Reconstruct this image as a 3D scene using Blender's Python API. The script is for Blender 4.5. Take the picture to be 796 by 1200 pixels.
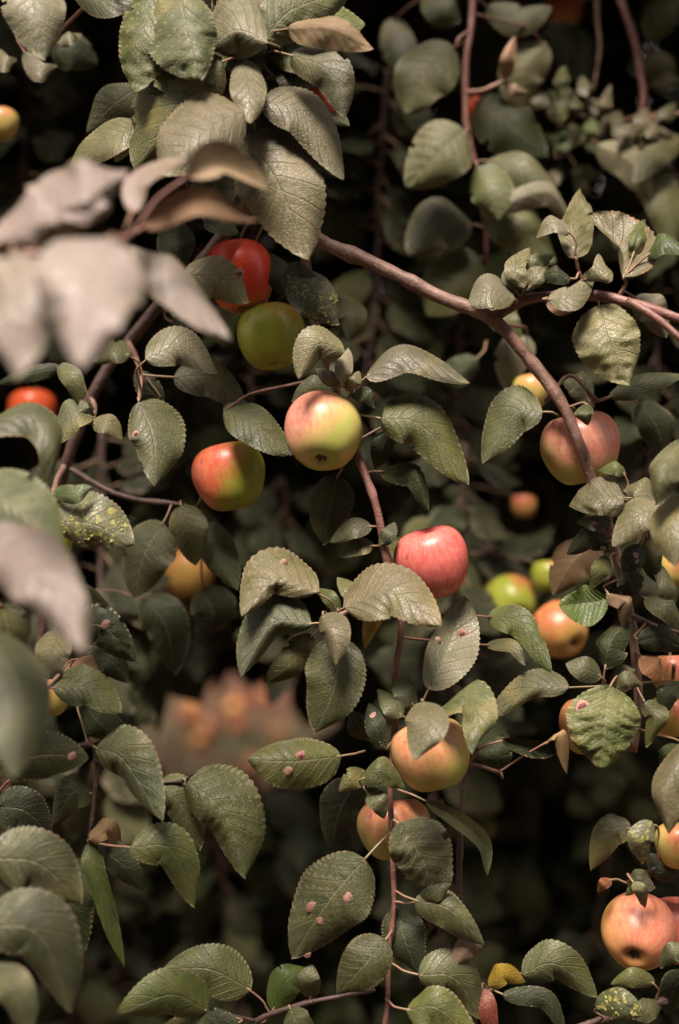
import bpy, math, random
from mathutils import Vector, Matrix, noise, Euler
random.seed(11)
rnd = random.uniform
sc = bpy.context.scene
for o in list(bpy.data.objects): bpy.data.objects.remove(o)

# ------------------------------------------------------------------ camera, sky, sun, exposure
CAM = Vector((0, 0, 1.3)); PITCH = 5.0; K = 0.72/1200
cam = bpy.data.cameras.new('camera'); cam_o = bpy.data.objects.new('camera', cam)
sc.collection.objects.link(cam_o); sc.camera = cam_o
cam_o.location = CAM; cam_o.rotation_euler = (math.radians(90-PITCH), 0, 0)
cam.sensor_fit = 'VERTICAL'; cam.sensor_height = 36; cam.sensor_width = 36; cam.lens = 50
cam.clip_start = 0.05; cam.clip_end = 400
cam.dof.use_dof = True; cam.dof.focus_distance = 1.19; cam.dof.aperture_fstop = 2.0
FW = Vector((0, math.cos(math.radians(PITCH)), -math.sin(math.radians(PITCH))))
UP = Vector((0, math.sin(math.radians(PITCH)), math.cos(math.radians(PITCH))))
RT = Vector((1, 0, 0))
SUN_EL, SUN_AZ = 64, 196     # azimuth from +Y clockwise: behind the camera, a little to the left
w = bpy.data.worlds.new('World'); sc.world = w; w.use_nodes = True
nt = w.node_tree; nt.nodes.clear()
sky = nt.nodes.new('ShaderNodeTexSky'); sky.sky_type = 'NISHITA'; sky.sun_disc = False
sky.sun_elevation = math.radians(SUN_EL); sky.sun_rotation = math.radians(SUN_AZ)
sky.air_density = 1.0; sky.dust_density = 3.0; sky.ozone_density = 1.0
hs = nt.nodes.new('ShaderNodeHueSaturation'); hs.inputs['Saturation'].default_value = 0.12
tn = nt.nodes.new('ShaderNodeMix'); tn.data_type = 'RGBA'; tn.blend_type = 'MULTIPLY'; tn.inputs[0].default_value = 1
tn.inputs[7].default_value = (1.0, 0.84, 0.77, 1)
bg = nt.nodes.new('ShaderNodeBackground'); bg.inputs[1].default_value = 0.05
wo = nt.nodes.new('ShaderNodeOutputWorld')
nt.links.new(sky.outputs[0], hs.inputs['Color']); nt.links.new(hs.outputs[0], tn.inputs[6])
nt.links.new(tn.outputs[2], bg.inputs[0]); nt.links.new(bg.outputs[0], wo.inputs[0])
sun = bpy.data.lights.new('sun', 'SUN'); sun.energy = 1.5; sun.angle = math.radians(20); sun.color = (1.0, 0.85, 0.77)
sun_o = bpy.data.objects.new('sun', sun); sc.collection.objects.link(sun_o)
sd = Vector((math.sin(math.radians(SUN_AZ))*math.cos(math.radians(SUN_EL)),
             math.cos(math.radians(SUN_AZ))*math.cos(math.radians(SUN_EL)), math.sin(math.radians(SUN_EL))))
sun_o.rotation_euler = sd.to_track_quat('Z', 'Y').to_euler(); sun_o.location = (0, -3, 8)
sc.view_settings.view_transform = 'Standard'; sc.view_settings.look = 'None'
sc.view_settings.exposure = 2.5; sc.view_settings.gamma = 1
sc.render.engine = 'CYCLES'

def P(x, y, d):
    return CAM + FW*d + RT*((x-398)*K*d) + UP*((600-y)*K*d)

# ------------------------------------------------------------------ materials
def new_mat(name):
    m = bpy.data.materials.new(name); m.use_nodes = True
    t = m.node_tree; b = t.nodes['Principled BSDF']
    return m, t, b
class NT:
    def __init__(s, t): s.t = t
    def n(s, typ, **kw):
        x = s.t.nodes.new(typ)
        for k, v in kw.items(): setattr(x, k, v)
        return x
    def put(s, sock, v):
        if isinstance(v, (int, float, tuple, list)): sock.default_value = v
        else: s.t.links.new(v, sock)
    def math(s, op, a, b=0.0, c=0.0, clamp=False):
        x = s.n('ShaderNodeMath', operation=op); x.use_clamp = clamp
        s.put(x.inputs[0], a); s.put(x.inputs[1], b); s.put(x.inputs[2], c); return x.outputs[0]
    def mix(s, f, a, b, blend='MIX'):
        x = s.n('ShaderNodeMix', data_type='RGBA', blend_type=blend)
        s.put(x.inputs[0], f); s.put(x.inputs[6], a); s.put(x.inputs[7], b); return x.outputs[2]
    def noise(s, vec, scale, detail=3.0, rough=0.55):
        x = s.n('ShaderNodeTexNoise'); s.put(x.inputs['Vector'], vec)
        x.inputs['Scale'].default_value = scale; x.inputs['Detail'].default_value = detail
        x.inputs['Roughness'].default_value = rough; return x.outputs[0]
    def ramp(s, f, lo, hi, a=0.0, b=1.0):
        x = s.n('ShaderNodeMapRange'); x.interpolation_type = 'SMOOTHSTEP'
        s.put(x.inputs[0], f); x.inputs[1].default_value = lo; x.inputs[2].default_value = hi
        x.inputs[3].default_value = a; x.inputs[4].default_value = b; return x.outputs[0]
    def xyz(s, v):
        x = s.n('ShaderNodeSeparateXYZ'); s.put(x.inputs[0], v); return x.outputs
    def vec(s, a, b, c):
        x = s.n('ShaderNodeCombineXYZ'); s.put(x.inputs[0], a); s.put(x.inputs[1], b); s.put(x.inputs[2], c); return x.outputs[0]
def c4(c): return (c[0], c[1], c[2], 1)

def leaf_mat(name, col, col2, rough=0.53, spec=0.5, vein=(0.15, 0.14, 0.075), mottle=None, mlo=0.52, bump=0.75, trans=0.0):
    m, t, b = new_mat(name); N = NT(t)
    uv = N.n('ShaderNodeUVMap'); u, v, _ = N.xyz(uv.outputs[0])
    vv = N.math('SUBTRACT', v, 0.5); av = N.math('ABSOLUTE', N.math('MULTIPLY', vv, 2.0))   # 0 midrib .. 1 edge
    oi = N.n('ShaderNodeObjectInfo'); r = oi.outputs['Random']
    tc = N.n('ShaderNodeTexCoord'); ob = tc.outputs['Object']
    nz = N.noise(ob, 45, 4); nf = N.noise(ob, 260, 3)
    # lateral veins: herring-bone lines that curve towards the tip
    ph = N.math('SUBTRACT', N.math('MULTIPLY', u, 8.0), N.math('MULTIPLY', N.math('POWER', av, 0.85), 1.9))
    ph = N.math('ADD', ph, N.math('MULTIPLY', nz, 0.35))
    ph = N.math('ADD', ph, N.math('MULTIPLY', N.math('SIGN', vv), 0.22))
    fr = N.math('ABSOLUTE', N.math('SUBTRACT', N.math('FRACT', ph), 0.5))
    lat = N.ramp(fr, 0.0, 0.085, 1.0, 0.0)
    lat = N.math('MULTIPLY', lat, N.ramp(av, 0.75, 1.0, 1.0, 0.1))
    mid = N.ramp(av, 0.015, 0.05, 1.0, 0.0)
    vor = N.n('ShaderNodeTexVoronoi', feature='DISTANCE_TO_EDGE'); N.put(vor.inputs['Vector'], ob); vor.inputs['Scale'].default_value = 330
    ret = N.ramp(vor.outputs['Distance'], 0.0, 0.12, 1.0, 0.0)
    base = N.mix(N.ramp(nz, 0.35, 0.68), c4(col), c4(col2))
    hv = N.n('ShaderNodeHueSaturation'); N.put(hv.inputs['Color'], base)
    N.put(hv.inputs['Value'], N.math('ADD', N.math('MULTIPLY', r, 0.55), 0.72))
    N.put(hv.inputs['Hue'], N.math('ADD', N.math('MULTIPLY', N.math('FRACT', N.math('MULTIPLY', r, 7.3)), 0.035), 0.478))
    N.put(hv.inputs['Saturation'], N.math('ADD', N.math('MULTIPLY', N.math('FRACT', N.math('MULTIPLY', r, 13.7)), 0.35), 0.8))
    colr = hv.outputs[0]
    colr = N.mix(N.math('MULTIPLY', ret, 0.12), colr, c4(vein))
    colr = N.mix(N.math('MULTIPLY', lat, 0.10), colr, c4(vein))
    colr = N.mix(N.math('MULTIPLY', mid, 0.42), colr, c4(vein))
    colr = N.mix(N.math('MULTIPLY', N.ramp(N.noise(ob, 16, 2), 0.50, 0.72), N.ramp(N.math('FRACT', N.math('MULTIPLY', r, 23.1)), 0.45, 1.0, 0, 0.6)), colr, (0.20, 0.17, 0.045, 1))
    # brown edge scorch and specks: wear with a shape of its own
    sp = N.noise(ob, 120, 2); colr = N.mix(N.ramp(sp, 0.70, 0.76, 0, 0.55), colr, (0.13, 0.075, 0.04, 1))
    edge = N.math('MULTIPLY', N.ramp(av, 0.90, 1.0), N.ramp(nz, 0.48, 0.62))
    colr = N.mix(N.math('MULTIPLY', edge, 0.5), colr, (0.20, 0.12, 0.06, 1))
    if mottle:
        f = N.math('MULTIPLY', N.ramp(N.noise(ob, 170, 2), mlo, mlo+0.07), N.ramp(N.noise(ob, 30, 1), 0.42, 0.58))
        colr = N.mix(f, colr, c4(mottle))
    N.put(b.inputs['Base Color'], colr)
    N.put(b.inputs['Roughness'], N.math('ADD', N.math('MULTIPLY', nf, 0.22), rough-0.11))
    b.inputs['Specular IOR Level'].default_value = spec
    h = N.math('SUBTRACT', N.math('MULTIPLY', nf, 0.5), N.math('MULTIPLY', lat, 0.9))
    h = N.math('SUBTRACT', h, N.math('MULTIPLY', ret, 0.35)); h = N.math('SUBTRACT', h, N.math('MULTIPLY', mid, 0.8))
    bp = N.n('ShaderNodeBump'); bp.inputs['Strength'].default_value = bump; bp.inputs['Distance'].default_value = 0.0007
    N.put(bp.inputs['Height'], h); N.put(b.inputs['Normal'], bp.outputs[0])
    if trans:
        tr = N.n('ShaderNodeBsdfTranslucent'); N.put(tr.inputs[0], N.mix(0.5, colr, (0.16, 0.2, 0.03, 1)))
        mx = N.n('ShaderNodeMixShader'); mx.inputs[0].default_value = trans
        t.links.new(b.outputs[0], mx.inputs[1]); t.links.new(tr.outputs[0], mx.inputs[2])
        t.links.new(mx.outputs[0], t.nodes['Material Output'].inputs[0])
    return m
M = {}
M['under'] = leaf_mat('leaf underside', (0.15, 0.145, 0.085), (0.12, 0.12, 0.065), 0.62, 0.3, (0.26, 0.24, 0.15), bump=0.35)
M['under_tan'] = leaf_mat('leaf underside tan', (0.22, 0.15, 0.085), (0.18, 0.13, 0.065), 0.65, 0.3, (0.30, 0.22, 0.14), bump=0.35)
M['leaf'] = leaf_mat('leaf', (0.068, 0.078, 0.022), (0.038, 0.050, 0.013))
M['pale'] = leaf_mat('leaf pale', (0.122, 0.112, 0.056), (0.078, 0.080, 0.032), 0.47)  # lit copy of the leaf, highlight tone put into its colour
M['silver'] = leaf_mat('leaf silvery', (0.185, 0.152, 0.122), (0.15, 0.125, 0.095), 0.46, 0.55, vein=(0.22, 0.18, 0.13))  # pinkish sky sheen of the near leaves painted into the base colour
M['dark'] = leaf_mat('leaf dark', (0.026, 0.034, 0.013), (0.015, 0.023, 0.008), 0.52, 0.25)  # shaded copy of the leaf, shade put into its colour
M['green'] = leaf_mat('leaf green', (0.070, 0.100, 0.022), (0.040, 0.068, 0.016), 0.48)
M['mottled'] = leaf_mat('leaf mottled', (0.075, 0.085, 0.038), (0.06, 0.075, 0.03), 0.48, mottle=(0.24, 0.23, 0.06), mlo=0.53)
M['yellow'] = leaf_mat('leaf yellow', (0.30, 0.20, 0.035), (0.20, 0.15, 0.04), 0.5, vein=(0.4, 0.3, 0.1))
M['brown'] = leaf_mat('leaf brown', (0.24, 0.12, 0.065), (0.14, 0.075, 0.04), 0.6, 0.3, vein=(0.2, 0.1, 0.05))
M['red'] = leaf_mat('leaf red', (0.24, 0.04, 0.02), (0.16, 0.04, 0.015), 0.5, vein=(0.4, 0.15, 0.05))
UND = {'green': 'under', 'yellow': 'yellow', 'brown': 'brown', 'red': 'red'}

def bark_mat(name, c1, c2, c3, rough=0.55):
    m, t, b = new_mat(name); N = NT(t); tc = N.n('ShaderNodeTexCoord'); ob = tc.outputs['Object']
    n1 = N.noise(ob, 90, 5, 0.65); n2 = N.noise(ob, 28, 3); n3 = N.noise(ob, 420, 3)
    col = N.mix(N.ramp(n1, 0.35, 0.68), c4(c1), c4(c2)); col = N.mix(N.ramp(n2, 0.5, 0.68, 0, 0.75), col, c4(c3))
    vor = N.n('ShaderNodeTexVoronoi'); N.put(vor.inputs['Vector'], ob); vor.inputs['Scale'].default_value = 240
    dots = N.ramp(vor.outputs['Distance'], 0.10, 0.24, 1, 0)
    col = N.mix(N.math('MULTIPLY', dots, 0.5), col, (0.42, 0.31, 0.24, 1))
    N.put(b.inputs['Base Color'], col); b.inputs['Roughness'].default_value = rough
    h = N.math('ADD', N.math('ADD', N.math('MULTIPLY', n1, 1.0), N.math('MULTIPLY', n3, 0.4)), N.math('MULTIPLY', dots, 0.5))
    bp = N.n('ShaderNodeBump'); bp.inputs['Strength'].default_value = 0.7; bp.inputs['Distance'].default_value = 0.0014
    N.put(bp.inputs['Height'], h); N.put(b.inputs['Normal'], bp.outputs[0]); return m
M['bark'] = bark_mat('bark', (0.21, 0.122, 0.088), (0.11, 0.060, 0.043), (0.28, 0.19, 0.15))
M['bark_pink'] = bark_mat('bark young pink', (0.20, 0.090, 0.068), (0.12, 0.052, 0.040), (0.25, 0.145, 0.115), 0.5)
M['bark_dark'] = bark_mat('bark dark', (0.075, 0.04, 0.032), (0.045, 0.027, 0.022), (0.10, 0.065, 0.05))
def plain(name, c, c2, scale, rough):
    m, t, b = new_mat(name); N = NT(t); tc = N.n('ShaderNodeTexCoord')
    n = N.noise(tc.outputs['Object'], scale, 4)
    N.put(b.inputs['Base Color'], N.mix(N.ramp(n, 0.35, 0.65), c4(c), c4(c2))); b.inputs['Roughness'].default_value = rough
    bp = N.n('ShaderNodeBump'); bp.inputs['Strength'].default_value = 0.4; bp.inputs['Distance'].default_value = 0.001
    N.put(bp.inputs['Height'], n); N.put(b.inputs['Normal'], bp.outputs[0]); return m
M['petiole'] = plain('petiole', (0.23, 0.19, 0.10), (0.25, 0.13, 0.09), 60, 0.5)
M['petiole_pink'] = plain('petiole pink', (0.34, 0.17, 0.13), (0.28, 0.18, 0.11), 60, 0.5)
M['stalk'] = plain('apple stalk', (0.12, 0.085, 0.04), (0.07, 0.045, 0.025), 150, 0.6)
M['calyx'] = plain('apple calyx', (0.07, 0.045, 0.025), (0.13, 0.09, 0.05), 300, 0.8)
M['gall'] = plain('leaf gall', (0.33, 0.18, 0.145), (0.17, 0.10, 0.065), 700, 0.5)
M['scar'] = plain('bitten scar', (0.16, 0.035, 0.03), (0.05, 0.015, 0.015), 700, 0.6)
M['scar_rim'] = plain('scar rim', (0.42, 0.20, 0.17), (0.30, 0.15, 0.10), 500, 0.6)
M['lichen'] = plain('yellow scurf', (0.30, 0.30, 0.09), (0.18, 0.20, 0.06), 500, 0.8)

def apple_mat(green, red, pink, bdir, thr, soft=0.45):
    m, t, b = new_mat('apple skin'); N = NT(t); tc = N.n('ShaderNodeTexCoord'); ob = tc.outputs['Object']
    nrm = N.n('ShaderNodeVectorMath', operation='NORMALIZE'); N.put(nrm.inputs[0], ob); nv = nrm.outputs[0]
    dt = N.n('ShaderNodeVectorMath', operation='DOT_PRODUCT'); N.put(dt.inputs[0], nv); dt.inputs[1].default_value = bdir
    x, y, z = N.xyz(ob)
    rr = N.math('MAXIMUM', N.math('SQRT', N.math('ADD', N.math('MULTIPLY', x, x), N.math('MULTIPLY', y, y))), 0.001)
    sv = N.vec(N.math('DIVIDE', x, rr), N.math('DIVIDE', y, rr), N.math('MULTIPLY', z, 12.0))
    st = N.noise(sv, 9.0, 4, 0.7); st2 = N.noise(ob, 38, 3); st3 = N.noise(ob, 160, 3)
    f = N.math('ADD', dt.outputs['Value'], N.math('MULTIPLY', N.math('SUBTRACT', st, 0.5), 0.8))
    f = N.math('ADD', f, N.math('MULTIPLY', N.math('SUBTRACT', st2, 0.5), 0.9))
    fac = N.ramp(f, thr-soft, thr+soft)
    g = N.mix(N.ramp(st2, 0.35, 0.65), c4(green), (green[0]*1.25, green[1]*1.05, green[2]*1.3, 1))
    rd = N.mix(N.ramp(N.math('ADD', N.math('MULTIPLY', st, 0.7), N.math('MULTIPLY', st3, 0.3)), 0.28, 0.74), c4(pink), c4(red))
    col = N.mix(fac, g, rd)
    vor = N.n('ShaderNodeTexVoronoi'); N.put(vor.inputs['Vector'], ob); vor.inputs['Scale'].default_value = 190
    dots = N.math('MULTIPLY', N.ramp(vor.outputs['Distance'], 0.08, 0.20, 1, 0), 0.5)
    col = N.mix(dots, col, (0.5, 0.38, 0.2, 1))
    spk = N.noise(ob, 75, 2); col = N.mix(N.ramp(spk, 0.69, 0.73, 0, 0.6), col, (0.17, 0.07, 0.035, 1))
    N.put(b.inputs['Base Color'], col)
    N.put(b.inputs['Roughness'], N.math('ADD', N.math('MULTIPLY', st3, 0.22), 0.24)); b.inputs['Specular IOR Level'].default_value = 0.42
    b.inputs['Subsurface Weight'].default_value = 0.08; b.inputs['Subsurface Radius'].default_value = (0.006, 0.003, 0.0015)
    b.inputs['Subsurface Scale'].default_value = 0.6
    bp = N.n('ShaderNodeBump'); bp.inputs['Strength'].default_value = 0.12; bp.inputs['Distance'].default_value = 0.001
    N.put(bp.inputs['Height'], N.math('ADD', st2, N.math('MULTIPLY', st3, 0.4))); N.put(b.inputs['Normal'], bp.outputs[0])
    return m

# ------------------------------------------------------------------ mesh helpers
COL = sc.collection
def mesh_obj(name, verts, faces, mats, parent=None, origin=Vector((0, 0, 0)), fm=None, uvs=None, smooth=True):
    me = bpy.data.meshes.new(name)
    me.from_pydata([tuple(Vector(v)-origin) for v in verts], [], faces)
    for m in mats: me.materials.append(m)
    if fm: me.polygons.foreach_set('material_index', fm)
    if uvs:
        ul = me.uv_layers.new(name='UVMap')
        flat = []
        for f in faces:
            for i in f: flat += uvs[i]
        ul.data.foreach_set('uv', flat)
    if smooth: me.polygons.foreach_set('use_smooth', [True]*len(me.polygons))
    me.update()
    o = bpy.data.objects.new(name, me); COL.objects.link(o)
    if parent is not None:
        o.parent = parent; o.location = origin - world_loc(parent)
    else: o.location = origin
    return o
def world_loc(o):
    v = Vector(o.location)
    while o.parent: o = o.parent; v += o.location
    return v
def tag(o, label, cat, group=None):
    o['label'] = label; o['category'] = cat
    if group: o['group'] = group
    return o
def empty(name, loc):
    o = bpy.data.objects.new(name, None); COL.objects.link(o); o.location = loc; o.empty_display_size = 0.02; return o
def catmull(pts, n):
    if len(pts) == 2: return [pts[0].lerp(pts[1], i/n) for i in range(n+1)]
    q = [pts[0]*2-pts[1]] + list(pts) + [pts[-1]*2-pts[-2]]
    seg = len(pts)-1; out = []
    for i in range(n+1):
        s = i/n*seg; k = min(int(s), seg-1); u = s-k
        a, b, c, d = q[k:k+4]
        out.append(0.5*((2*b)+(c-a)*u+(2*a-5*b+4*c-d)*u*u+(3*b-a-3*c+d)*u**3))
    return out
def tube(path, radii, seg=8, bumps=0.0, seed=0.0):
    vs = []; fs = []; n = len(path)
    t0 = (path[1]-path[0]).normalized(); a = t0.orthogonal().normalized()
    for i, p in enumerate(path):
        t = (path[min(i+1, n-1)]-path[max(i-1, 0)]).normalized()
        a = (a-t*a.dot(t)).normalized(); b = t.cross(a)
        for j in range(seg):
            an = 2*math.pi*j/seg; q = a*math.cos(an)+b*math.sin(an)
            r = radii[i]
            if bumps: r *= 1+bumps*noise.noise((p+q*0.01)*70+Vector((seed, 0, 0)))
            vs.append(p+q*r)
    for i in range(n-1):
        for j in range(seg):
            k = (j+1) % seg
            fs.append((i*seg+j, i*seg+k, (i+1)*seg+k, (i+1)*seg+j))
    c0 = len(vs); vs.append(path[0]); c1 = len(vs); vs.append(path[-1])
    for j in range(seg):
        k = (j+1) % seg
        fs.append((c0, k, j)); fs.append((c1, (n-1)*seg+j, (n-1)*seg+k))
    return vs, fs

# ------------------------------------------------------------------ branches (things) with stems (parts)
ALLS = []
class Branch:
    def __init__(s, label, origin, group=None):
        s.root = tag(empty('apple_branch', origin), label, 'branch', group); s.samples = []
    def stem(s, pts, r0, r1, mat='bark', name='stem', seg=10, knots=True):
        """pts: pixels with a distance; r0, r1 radii in metres"""
        w3 = [P(*p) for p in pts]; n = max(10, int(sum((w3[i+1]-w3[i]).length for i in range(len(w3)-1))/0.012))
        path = catmull(w3, n); rad = []
        for i in range(n+1):
            r = r0+(r1-r0)*i/n
            if knots: r *= 1+0.22*max(0, noise.noise(path[i]*38))+0.05*math.sin(i*2.1)+(0.20 if i % 5 == 2 and noise.noise(path[i]*60) > 0.0 else 0)
            rad.append(r)
        for i in range(1, n):   # slight crookedness of a real twig
            path[i] = path[i]+Vector((noise.noise(path[i]*22+Vector((3, 0, 0))), noise.noise(path[i]*22), noise.noise(path[i]*22+Vector((0, 7, 0)))))*min(r0*0.55, 0.0028)
        vs, fs = tube(path, rad, seg, 0.14, n)
        o = mesh_obj(name, vs, fs, [M[mat]], s.root, w3[0])
        s.samples += [(path[i], rad[i]) for i in range(n+1)]; ALLS.extend(path)
        # buds and old leaf scars along the stem
        return o
    def near(s, p):
        return min(s.samples, key=lambda q: (q[0]-p).length)

TEETH = 22
def prof(t, sh):
    if sh == 'r': a, e = 0.86, 0.62
    elif sh == 'n': a, e = 0.80, 0.95
    else: a, e = 0.78, 0.58
    v = max(0.0, math.sin(math.pi*min(1, t)**a))**e
    if t > 0.80: v *= 1-0.30*((t-0.80)/0.20)**1.6*(1 if sh != 'r' else 0.3)
    return v
def leaf_mesh(mid, S0, wl, wr, cv=1, cr=0.0, cor=1.0, nl=44, nv=6, sh='o', seed=0.0, wave=0.05, V=None, thick=0.0006):
    """mid: control points (world) base to tip; S0: right-hand side direction; wl, wr: apparent half widths in metres"""
    path = catmull(mid, nl); W = max(wl, wr)*1.06
    length = sum((path[i+1]-path[i]).length for i in range(nl))
    rows = []; nrms = []
    ph1, ph2 = seed*1.7, seed*2.9
    for i in range(nl+1):
        t = i/nl
        T = (path[min(i+1, nl)]-path[max(i-1, 0)]).normalized()
        S = (S0-T*S0.dot(T))
        if S.length < 0.15: S = S0.copy()
        S.normalize(); N = S.cross(T).normalized()
        h = prof(t, sh); row = []
        for j in range(-nv, nv+1):
            v = j/nv; a = abs(v); wa = wr if j > 0 else wl
            dep = 0.72*math.sqrt(max(0, W*W-wa*wa))
            hh = h
            if a == 1.0 and 0.04 < t < 0.97:
                hh = h*(1+(0.030 if i % 2 else -0.012)) + (0.012 if i % 2 else 0)
            irr = 1+0.07*noise.noise(Vector((t*3.1, seed*5+(3 if j > 0 else 0), 0.3)))
            lat = v*wa*hh*irr
            nz = -cv*dep*h*(0.45*a+0.55*a*a)
            nz -= cv*0.03*W*h*a*a
            nz += wave*W*a*a*math.sin(6.283*(t*(1.6+0.4*math.sin(ph1))+ph1+(0.37 if j > 0 else 0)))*1.4
            phs = t*8-a**0.85*1.9+(0.22 if j > 0 else 0)
            nz += cor*0.046*W*abs(math.sin(math.pi*phs))*math.sin(math.pi*min(1, a*1.02))**0.6*(h**0.5)
            q = path[i]+S*lat
            if cr:
                n1 = noise.noise(q*75+Vector((seed*9, 0, 0))); n2 = noise.noise(q*160+Vector((0, seed*9, 0)))
                nz += cr*W*(0.34*n1+0.16*n2)*min(1, a*2.2+0.15)
                q = q+T*(cr*W*0.2*noise.noise(q*60+Vector((0, 0, seed*9)))*a)
            row.append(q+N*nz); nrms.append(N)
        rows.append(row)
    nc = 2*nv+1; vs = []; uv = []
    for i in range(nl+1):
        for j in range(nc): vs.append(rows[i][j]); uv.append((i/nl, j/(nc-1)))
    top = len(vs)
    for i in range(nl+1):
        for j in range(nc):
            a = abs(j-nv)/nv
            vs.append(rows[i][j]-nrms[i*nc+j]*thick*(1-a**4)); uv.append((i/nl, j/(nc-1)))
    fs = []; fm = []
    for i in range(nl):
        for j in range(nc-1):
            q = (i*nc+j, i*nc+j+1, (i+1)*nc+j+1, (i+1)*nc+j)
            fs.append(q); fm.append(0)
            fs.append(tuple(top+k for k in reversed(q))); fm.append(1)
    return vs, fs, fm, uv, rows, nrms
LEAF_N = 0
def L(br, pts, wl, wr=None, d=1.2, cv=1, und=0, mat='leaf', um=None, cr=0.0, cor=1.0, sh='o', att=None, gall=(), scar=(), lichen=0,
      res=None, wave=0.085, pet='petiole', nopet=False, tipd=None, lean=None):
    global LEAF_N; LEAF_N += 1; seed = LEAF_N*0.618 % 1*10
    if wr is None: wr = wl
    rs = random.Random(LEAF_N)
    n = len(pts); dd = []
    td = rs.uniform(-0.012, 0.02) if tipd is None else tipd
    for i, p in enumerate(pts):
        if len(p) > 2: dd.append(p[2])
        else:
            t = i/(n-1); dd.append(td*t - 0.010*math.sin(math.pi*t)*(1 if cv > 0 else -0.6))
    mid = [P(p[0], p[1], d+e) for p, e in zip(pts, dd)]
    dx, dy = pts[-1][0]-pts[0][0], pts[-1][1]-pts[0][1]; l = math.hypot(dx, dy)
    if und: S0 = (RT*(dy)+UP*(dx))/l; wl, wr = wr, wl; cv = -cv     # walker's right hand seen from behind the leaf
    else: S0 = (RT*(-dy)+UP*(-dx))/l
    k = K*d; W = max(wl, wr)
    nl = res or (44 if W >= 15 else 30)
    vs, fs, fm, uv, rows, nrms = leaf_mesh(mid, S0, wl*k, wr*k, cv, cr, cor, nl, 6 if W >= 15 else 5, sh, seed, wave)
    um = um or UND.get(mat, 'under')
    if rs.random() < 0.42 and W > 13:
        nc = 2*(6 if W >= 15 else 5)+1; kill = set(); nh = rs.choice([1, 1, 2])
        for h_ in range(nh):
            ct, cj = rs.uniform(.25, .85), rs.choice([0, nc-1]); ra, rb_ = rs.uniform(.02, .055), rs.uniform(.7, 1.6)
            for i in range(nl):
                for j in range(nc-1):
                    if ((i/nl-ct)/ra)**2+((j+.5-cj)/rb_)**2 < 1+0.6*noise.noise(Vector((i*.9, j*.9, seed))): kill.add(i*(nc-1)+j)
        keep = [q for q in range(len(fs)) if q//2 not in kill]; fs = [fs[q] for q in keep]; fm = [fm[q] for q in keep]
    # lean of the blade: most leaves turn their upper face to the light, shaded ones hang more steeply
    ta, tb = lean if lean else {'silver': (rs.uniform(.75, 1.05), rs.uniform(-.3, .2)), 'pale': (rs.uniform(.55, 1.0), rs.uniform(-.5, .4)), 'dark': (rs.uniform(-.1, .35), rs.uniform(-.5, .5))}.get(mat, (rs.uniform(.15, .85), rs.uniform(-.55, .55)))
    if not lean and pts[0][1] > 850: ta *= 0.4 if pts[0][1] < 960 else 0.12
    if und: ta = -0.2*ta
    def shear(v):
        e = v-mid[0]; return v+(v-CAM).normalized()*(ta*e.dot(UP)+tb*e.dot(RT))
    vs = [shear(v) for v in vs]; rows = [[shear(v) for v in r] for r in rows]; mid[1] = shear(mid[1])
    o = mesh_obj('leaf', vs, fs, [M[mat], M[um]], br.root, mid[0], fm, uv)
    nv = 6 if W >= 15 else 5
    def spot(px, py):
        best = None
        for i in range(nl+1):
            for j in range(2*nv+1):
                r = rows[i][j]-CAM; z = r.dot(FW)
                e = math.hypot(398+r.dot(RT)/(z*K)-px, 600-r.dot(UP)/(z*K)-py)
                if best is None or e < best[0]: best = (e, i, j)
        _, i, j = best; nn = nrms[i*(2*nv+1)+j]
        if und: nn = -nn
        return rows[i][j], nn
    for g in gall:
        p, nn = spot(g[0], g[1]); R = (g[2] if len(g) > 2 else 5)*k*0.85
        v2, f2 = blob(p-nn*R*0.02, nn, R*rs.uniform(.75, 1.1), 0.26, seed+g[0], 8, 12); mesh_obj('gall', v2, f2, [M['gall']], o, p)
    for g in scar:
        p, nn = spot(g[0], g[1]); R = (g[2] if len(g) > 2 else 6)*k
        v2, f2 = blob(p, nn, R, 0.16, seed); mesh_obj('blemish', v2, f2, [M['scar_rim']], o, p)
        v2, f2 = blob(p+nn*R*0.07, nn, R*0.6, 0.28, seed+2); mesh_obj('blemish', v2, f2, [M['scar']], o, p)
    if lichen:
        v3, f3 = [], []
        for q in range(lichen):
            i = rs.randint(4, nl-6); j = rs.randint(1, 2*nv-1); p = rows[i][j].lerp(rows[i+1][j], rs.random())
            v2, f2 = blob(p, nrms[i*(2*nv+1)+j], rs.uniform(0.8, 2.2)*k, 0.4, q, 4, 6); b0 = len(v3)
            v3 += v2; f3 += [tuple(a+b0 for a in f) for f in f2]
        mesh_obj('yellow_scurf', v3, f3, [M['lichen']], o, mid[0])
    if not nopet:
        if att: a = P(att[0], att[1], att[2] if len(att) > 2 else d+0.006); ar = 0
        else: a, ar = br.near(mid[0])
        T0 = (mid[1]-mid[0]).normalized(); dist = (a-mid[0]).length
        m1 = mid[0].lerp(a, 0.3)-T0*min(dist*0.16, 0.008); m0 = a.lerp(m1, 0.5)
        pth = catmull([a, m0, m1, mid[0]+T0*0.004], 9)
        rb = 0.0011 if dist < 0.06 else min(0.0026, 0.0011+(dist-0.06)*0.012)
        v2, f2 = tube(pth, [rb+(0.0009-rb)*i/9 for i in range(10)], 6)
        mesh_obj('petiole', v2, f2, [M[pet] if dist < 0.075 else M['bark_pink']], o, mid[0])
    return o
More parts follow.
